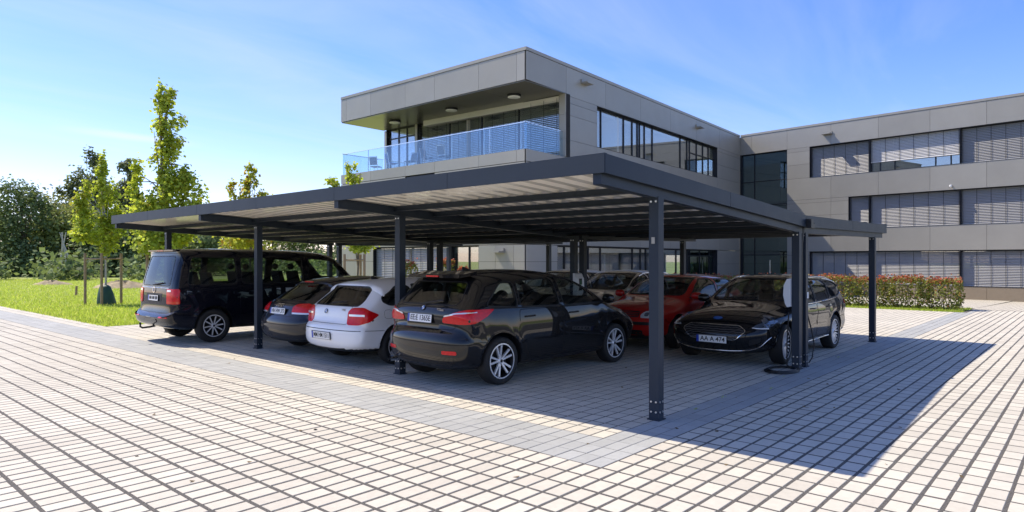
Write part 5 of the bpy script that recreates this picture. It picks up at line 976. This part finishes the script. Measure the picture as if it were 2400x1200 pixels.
# far woodland
GW = 'trees of the far woodland'
wood = [
 (-40, 78, [(0, 8.5, 3.0, 2.6), (-2, 6, 3.4, 3), (2.2, 5.6, 3.2, 2.6), (0, 3, 4, 2.6)], 5200, 'wood_dark', 'dark broadleaf tree cut by the left picture edge'),
 (52, 74, [(-.5, 9.4, 2.2, 2.0), (1.6, 7.6, 2.4, 2.2), (-2, 7, 2.6, 2.4), (0, 4.6, 3.6, 2.6), (.5, 2, 4.0, 2)], 6000, 'wood_dark', 'rounded dark tree second from the left picture edge'),
 (128, 84, [(0, 8.0, 2.6, 2.2), (2, 6.2, 2.6, 2.2), (-2, 5.8, 2.6, 2.4), (0, 3.2, 4, 2.4)], 5200, 'wood_pale', 'yellowish round tree of the far woodland'),
 (205, 92, [(0, 15.2, 1.2, 1.8), (-1.2, 12.5, 1.5, 2.4), (1.0, 12.0, 1.6, 2.4), (-2.6, 10.5, 1.2, 1.8), (0, 9.5, 2.2, 2.5), (.5, 6.5, 2.2, 2.6)], 4600, 'poplar', 'tall poplar standing left of the tallest maple'),
 (293, 98, [(0, 15.6, .9, 1.4), (.8, 13.2, 1.2, 2.0), (-.5, 11, 1.6, 2.4), (.8, 9, 1.9, 2.2), (0, 6.5, 1.9, 2.2)], 3800, 'poplar', 'slender open poplar just left of the tallest maple'),
 (180, 76, [(0, 6.4, 2.6, 2.0), (-2, 4.6, 2.4, 2.0), (2, 4.2, 2.6, 2.0), (0, 2, 3.6, 2)], 5200, 'wood_mid', 'bushy mid green tree behind the stakes on the lawn'),
 (262, 72, [(0, 5.4, 2.4, 1.9), (2.2, 4.0, 2.2, 1.8), (-2, 3.6, 2.4, 1.8), (0, 1.8, 3.4, 1.8)], 5000, 'wood_dark', 'dark bushy tree right of the watering bag'),
 (345, 80, [(0, 5.8, 2.8, 2.0), (2.5, 4.6, 2.6, 2.0), (0, 2.4, 4, 2)], 4600, 'wood_mid', 'mid green tree behind the rear of the van'),
 (450, 95, [(0, 6.0, 3.0, 2.2), (3, 4.6, 3, 2), (-3, 4.4, 3, 2), (0, 2, 5, 2)], 4600, 'wood_dark', 'dark tree seen below the carport roof behind the van'),
 (545, 115, [(0, 6.0, 3.4, 1.9), (-4, 5.0, 3, 2), (0, 2.4, 5, 2)], 3800, 'wood_mid', 'low distant tree left of the third front post'),
 (640, 118, [(0, 6.0, 3.6, 2.0), (4, 5.4, 3.4, 2), (-4, 5, 3, 2), (0, 2.4, 6, 2)], 4200, 'wood_mid', 'distant tree right of the third front post'),
 (745, 122, [(0, 6.2, 3.6, 2.0), (-4, 5.2, 3.4, 2), (0, 2.4, 6, 2)], 3800, 'wood_dark', 'distant tree above the front end of the van roof'),
]
for px, d, bl, n, m, lab in wood:
    p = view_pt(px, d, -.04); tree('woodland_tree', lab, tuple(p), bl, int(n * 1.35), (.34 if d < 90 else .42), m, (.22, .08), max(b[1] for b in bl) * .9, 'bark', GW, 6, .26)
# undergrowth that closes the foot of the wood
P = []
for px in np.arange(-140, 800, 14):
    d = 70 + 12 * math.sin(px * .03) + (28 if px > 420 else 0); q = view_pt(px, d); k = 90; P.append(np.stack([q.x + RNG.normal(0, 1.0, k), q.y + RNG.normal(0, 1.0, k), np.abs(RNG.normal(0, 1.2, k))], 1))
tag(leaf_cloud('undergrowth', np.vstack(P), .5, 'wood_dark', None, (0, 0, 0)), 'dark undergrowth along the foot of the far woodland', 'undergrowth', kind='stuff')
# bare leaning stems at the wood edge
for k, px in enumerate((132, 142, 158, 172)):
    p = view_pt(px, 68, 0); mb = MB(); mb.tube([p, p + RIGHT * (.5 - .35 * k) + Vector((0, 0, 2.2)), p + RIGHT * (1.0 - .8 * k) + Vector((0, 0, 4.6))], [.10, .08, .04], 6)
    tag(mb.build('bare_stem', M['bark_pale'], smooth=True), ['steepest pale bare stem at the wood edge, first from the left', 'pale bare stem at the wood edge, second from the left', 'pale bare stem at the wood edge, third from the left', 'pale bare stem leaning left at the wood edge, fourth from the left'][k], 'tree stem', 'bare stems at the wood edge')
# hedge in front of the right wing
def shrub(x0, x1, y0, y1, h, n, label, leaf=.075, red=.22, name='hedge_shrub', group='clipped hedge shrubs with red tips', z0=0.0):
    c = ((x0 + x1) / 2, (y0 + y1) / 2, z0 - .02); t = thing(name, c, label, 'shrub', group)
    def pts(k, lo, hi):
        u = RNG.uniform(-1, 1, (k, 3)); f = RNG.integers(0, 5, k); s = RNG.uniform(.72, 1.0, k)
        ax = np.where(f < 2, 0, np.where(f < 4, 1, 2)); sg = np.where(f % 2 == 0, 1, -1)
        for q in range(k):
            if RNG.random() < .75: u[q, ax[q]] = (1 if ax[q] == 2 else sg[q]) * s[q]
        w = 1 - .20 * np.abs(u[:, 2]) ** 4 - .06 * RNG.uniform(0, 1, k); nn = np.sin(u[:, 0] * 7 + u[:, 1] * 5 + c[1] * 3) * .05 + np.sin(u[:, 1] * 11 + u[:, 2] * 6) * .03
        return np.stack([c[0] + u[:, 0] * (x1 - x0) / 2 * (w + nn), c[1] + u[:, 1] * (y1 - y0) / 2 * (w + nn), z0 + h / 2 + u[:, 2] * h / 2 * (1 + nn)], 1)
    P = pts(n, 0, 1); leaf_cloud('foliage', P, leaf, 'hedge', t, c)
    k = int(n * red); P = np.stack([c[0] + RNG.uniform(-.44, .44, k) * (x1 - x0), c[1] + RNG.uniform(-.46, .46, k) * (y1 - y0), z0 + h + RNG.normal(-.03, .07, k)], 1); tag(leaf_cloud('red_tips', P, leaf, 'hedge_red', t, c), kind='stuff')
    mb = MB()
    for q in range(6): a = Vector((c[0] + RNG.uniform(-.3, .3) * (x1 - x0), c[1] + RNG.uniform(-.3, .3) * (y1 - y0), z0 - .03)); mb.tube([a, a + Vector((RNG.normal(0, .1), RNG.normal(0, .1), h * .8))], [.015, .006], 5)
    tag(mb.build('stems', M['bark'], t), kind='stuff'); return t
HL = ['clipped hedge shrub with red tips at the open end of the hedge', 'clipped hedge shrub next to the one at the open end', 'clipped hedge shrub just right of the far corner post', 'clipped hedge shrub seen left of the far corner post', 'clipped hedge shrub behind the tail of the black estate']
yy = -0.05
for k, (w_, lab) in enumerate(zip((1.15, 1.15, 1.2, 1.3, 1.6), HL)): shrub(20.65, 21.9, yy, yy + w_ - .04, 1.05 + .05 * (k % 2), 2300, lab); yy += w_
for k in range(4): shrub(20.65, 21.9, yy, yy + 1.75, 1.05, 1300, ['hedge shrub in the building shade, first left of the sunlit part', 'hedge shrub in the building shade above the black estate roof', 'hedge shrub in the building shade between the red hatchback and the estate', 'hedge shrub in the building shade behind the red hatchback'][k]); yy += 1.8
for px, d, w_, h_, r_, lab in ((958, 24.5, .55, 1.65, .10, 'round green bush before the ground floor blinds'), (1045, 25.5, .6, 1.7, .6, 'reddish bush before the ground floor glass door'), (1085, 25.8, .35, 1.35, .8, 'small red leaved bush above the black car roof')):
    p = view_pt(px, d); shrub(p.x - w_ / 2, p.x + w_ / 2, p.y - w_ / 2, p.y + w_ / 2, h_, 900, lab, .08, r_, 'garden_bush', 'bushes before the ground floor')
# lawn blades
def blades(name, pts, h, m):
    n = len(pts); a = RNG.uniform(0, 2 * math.pi, n); w = .010 * RNG.uniform(.7, 1.4, n) * (h / .07); hh = h * RNG.uniform(.5, 1.4, n); lean = RNG.normal(0, .4, (n, 2)) * hh[:, None]
    V = np.zeros((n, 3, 3)); V[:, 0] = pts; V[:, 1] = pts; V[:, 2] = pts; V[:, 0, 0] -= np.cos(a) * w; V[:, 0, 1] -= np.sin(a) * w; V[:, 1, 0] += np.cos(a) * w; V[:, 1, 1] += np.sin(a) * w; V[:, 2, :2] += lean; V[:, 2, 2] += hh
    me = bpy.data.meshes.new(name); me.vertices.add(3 * n); me.vertices.foreach_set('co', V.ravel()); me.loops.add(3 * n); me.loops.foreach_set('vertex_index', np.arange(3 * n)); me.polygons.add(n); me.polygons.foreach_set('loop_start', np.arange(0, 3 * n, 3)); me.materials.append(M[m]); me.update(calc_edges=True)
    o = bpy.data.objects.new(name, me); COL.objects.link(o); return o
P = []
n = 150000; d = 15 + 47 * RNG.uniform(0, 1, n) ** 1.6; r = -RNG.uniform(.28, .86, n) * d; X = CAM[0] + RIGHT.x * r + FWD.x * d; Y = CAM[1] + RIGHT.y * r + FWD.y * d; k = (X > -.58) & (Y > 15.93)
P1 = np.stack([X[k], Y[k], np.full(k.sum(), -.036)], 1); n = 16000
X = RNG.uniform(20.05, 22.6, n); Y = RNG.uniform(-.18, 13, n); X[: n // 2] = RNG.uniform(20.05, 20.7, n // 2); P2 = np.stack([X, Y, np.full(n, -.036)], 1)
tag(blades('grass', np.vstack([P1, P2]), .085, 'blade'), 'short bright green lawn grass beside the paving', 'grass', kind='stuff')
# spoil heap on the field, short post
for k, (px, d, w_, h_) in enumerate(((285, 42, 1.2, .42), (118, 48, .9, .28))):
    p = view_pt(px, d, -.04); mb = MB(); nr, na = 8, 22; mb.v.append((p.x, p.y, h_))
    for q in range(1, nr + 1):
        for a in range(na):
            w2 = 2 * math.pi * a / na; rr = w_ * q / nr * (1 + .2 * math.sin(3 * w2 + k)); z = h_ * math.cos(q / nr * math.pi / 2) * (1 + .35 * math.sin(5 * w2 + q)) - .04; mb.v.append((p.x + RIGHT.x * rr * 1.6 * math.cos(w2) + FWD.x * rr * .7 * math.sin(w2), p.y + RIGHT.y * rr * 1.6 * math.cos(w2) + FWD.y * rr * .7 * math.sin(w2), z))
    for a in range(na): mb.f.append((0, 1 + a, 1 + (a + 1) % na)); mb.m.append(0)
    for q in range(nr - 1):
        for a in range(na): b_ = 1 + q * na; mb.f.append((b_ + a, b_ + na + a, b_ + na + (a + 1) % na, b_ + (a + 1) % na)); mb.m.append(0)
    tag(mb.build('soil_heap', M['soil'], smooth=True, sharp=60), ['low heap of brown soil on the field beside the van', 'flat patch of heaped soil on the field left of the stakes'][k], 'soil heap')
p = view_pt(178, 33, -.04); mb = MB(); mb.tube([p, p + Vector((.03, 0, .5))], [.06, .05], 8); tag(mb.build('wooden_stump', M['wood'], smooth=True, sharp=50), 'short brown wooden post standing alone on the lawn', 'post')
# fallen leaves and weeds on the paving
n = 46; P = []
for q in range(n):
    px, dd = random.uniform(150, 2300), random.uniform(5.2, 13); P.append(tuple(view_pt(px, dd, .006)))
tag(leaf_cloud('leaf_litter', np.array(P), .045, 'dead_leaf', None, (0, 0, 0), up=3), 'scattered fallen leaves and specks on the paving', 'leaves', kind='stuff')
P = []
for (x, y) in ((0.75, -.10), (1.6, -.05), (3.6, -.09), (6.3, -.12), (2.6, -.3), (7.8, -.02)):
    for q in range(10): P.append((x + random.gauss(0, .04), y + random.gauss(0, .012), .0))
tag(blades('weeds', np.array(P), .022, 'blade'), 'small weeds growing in the paving joints', 'weeds', kind='stuff')
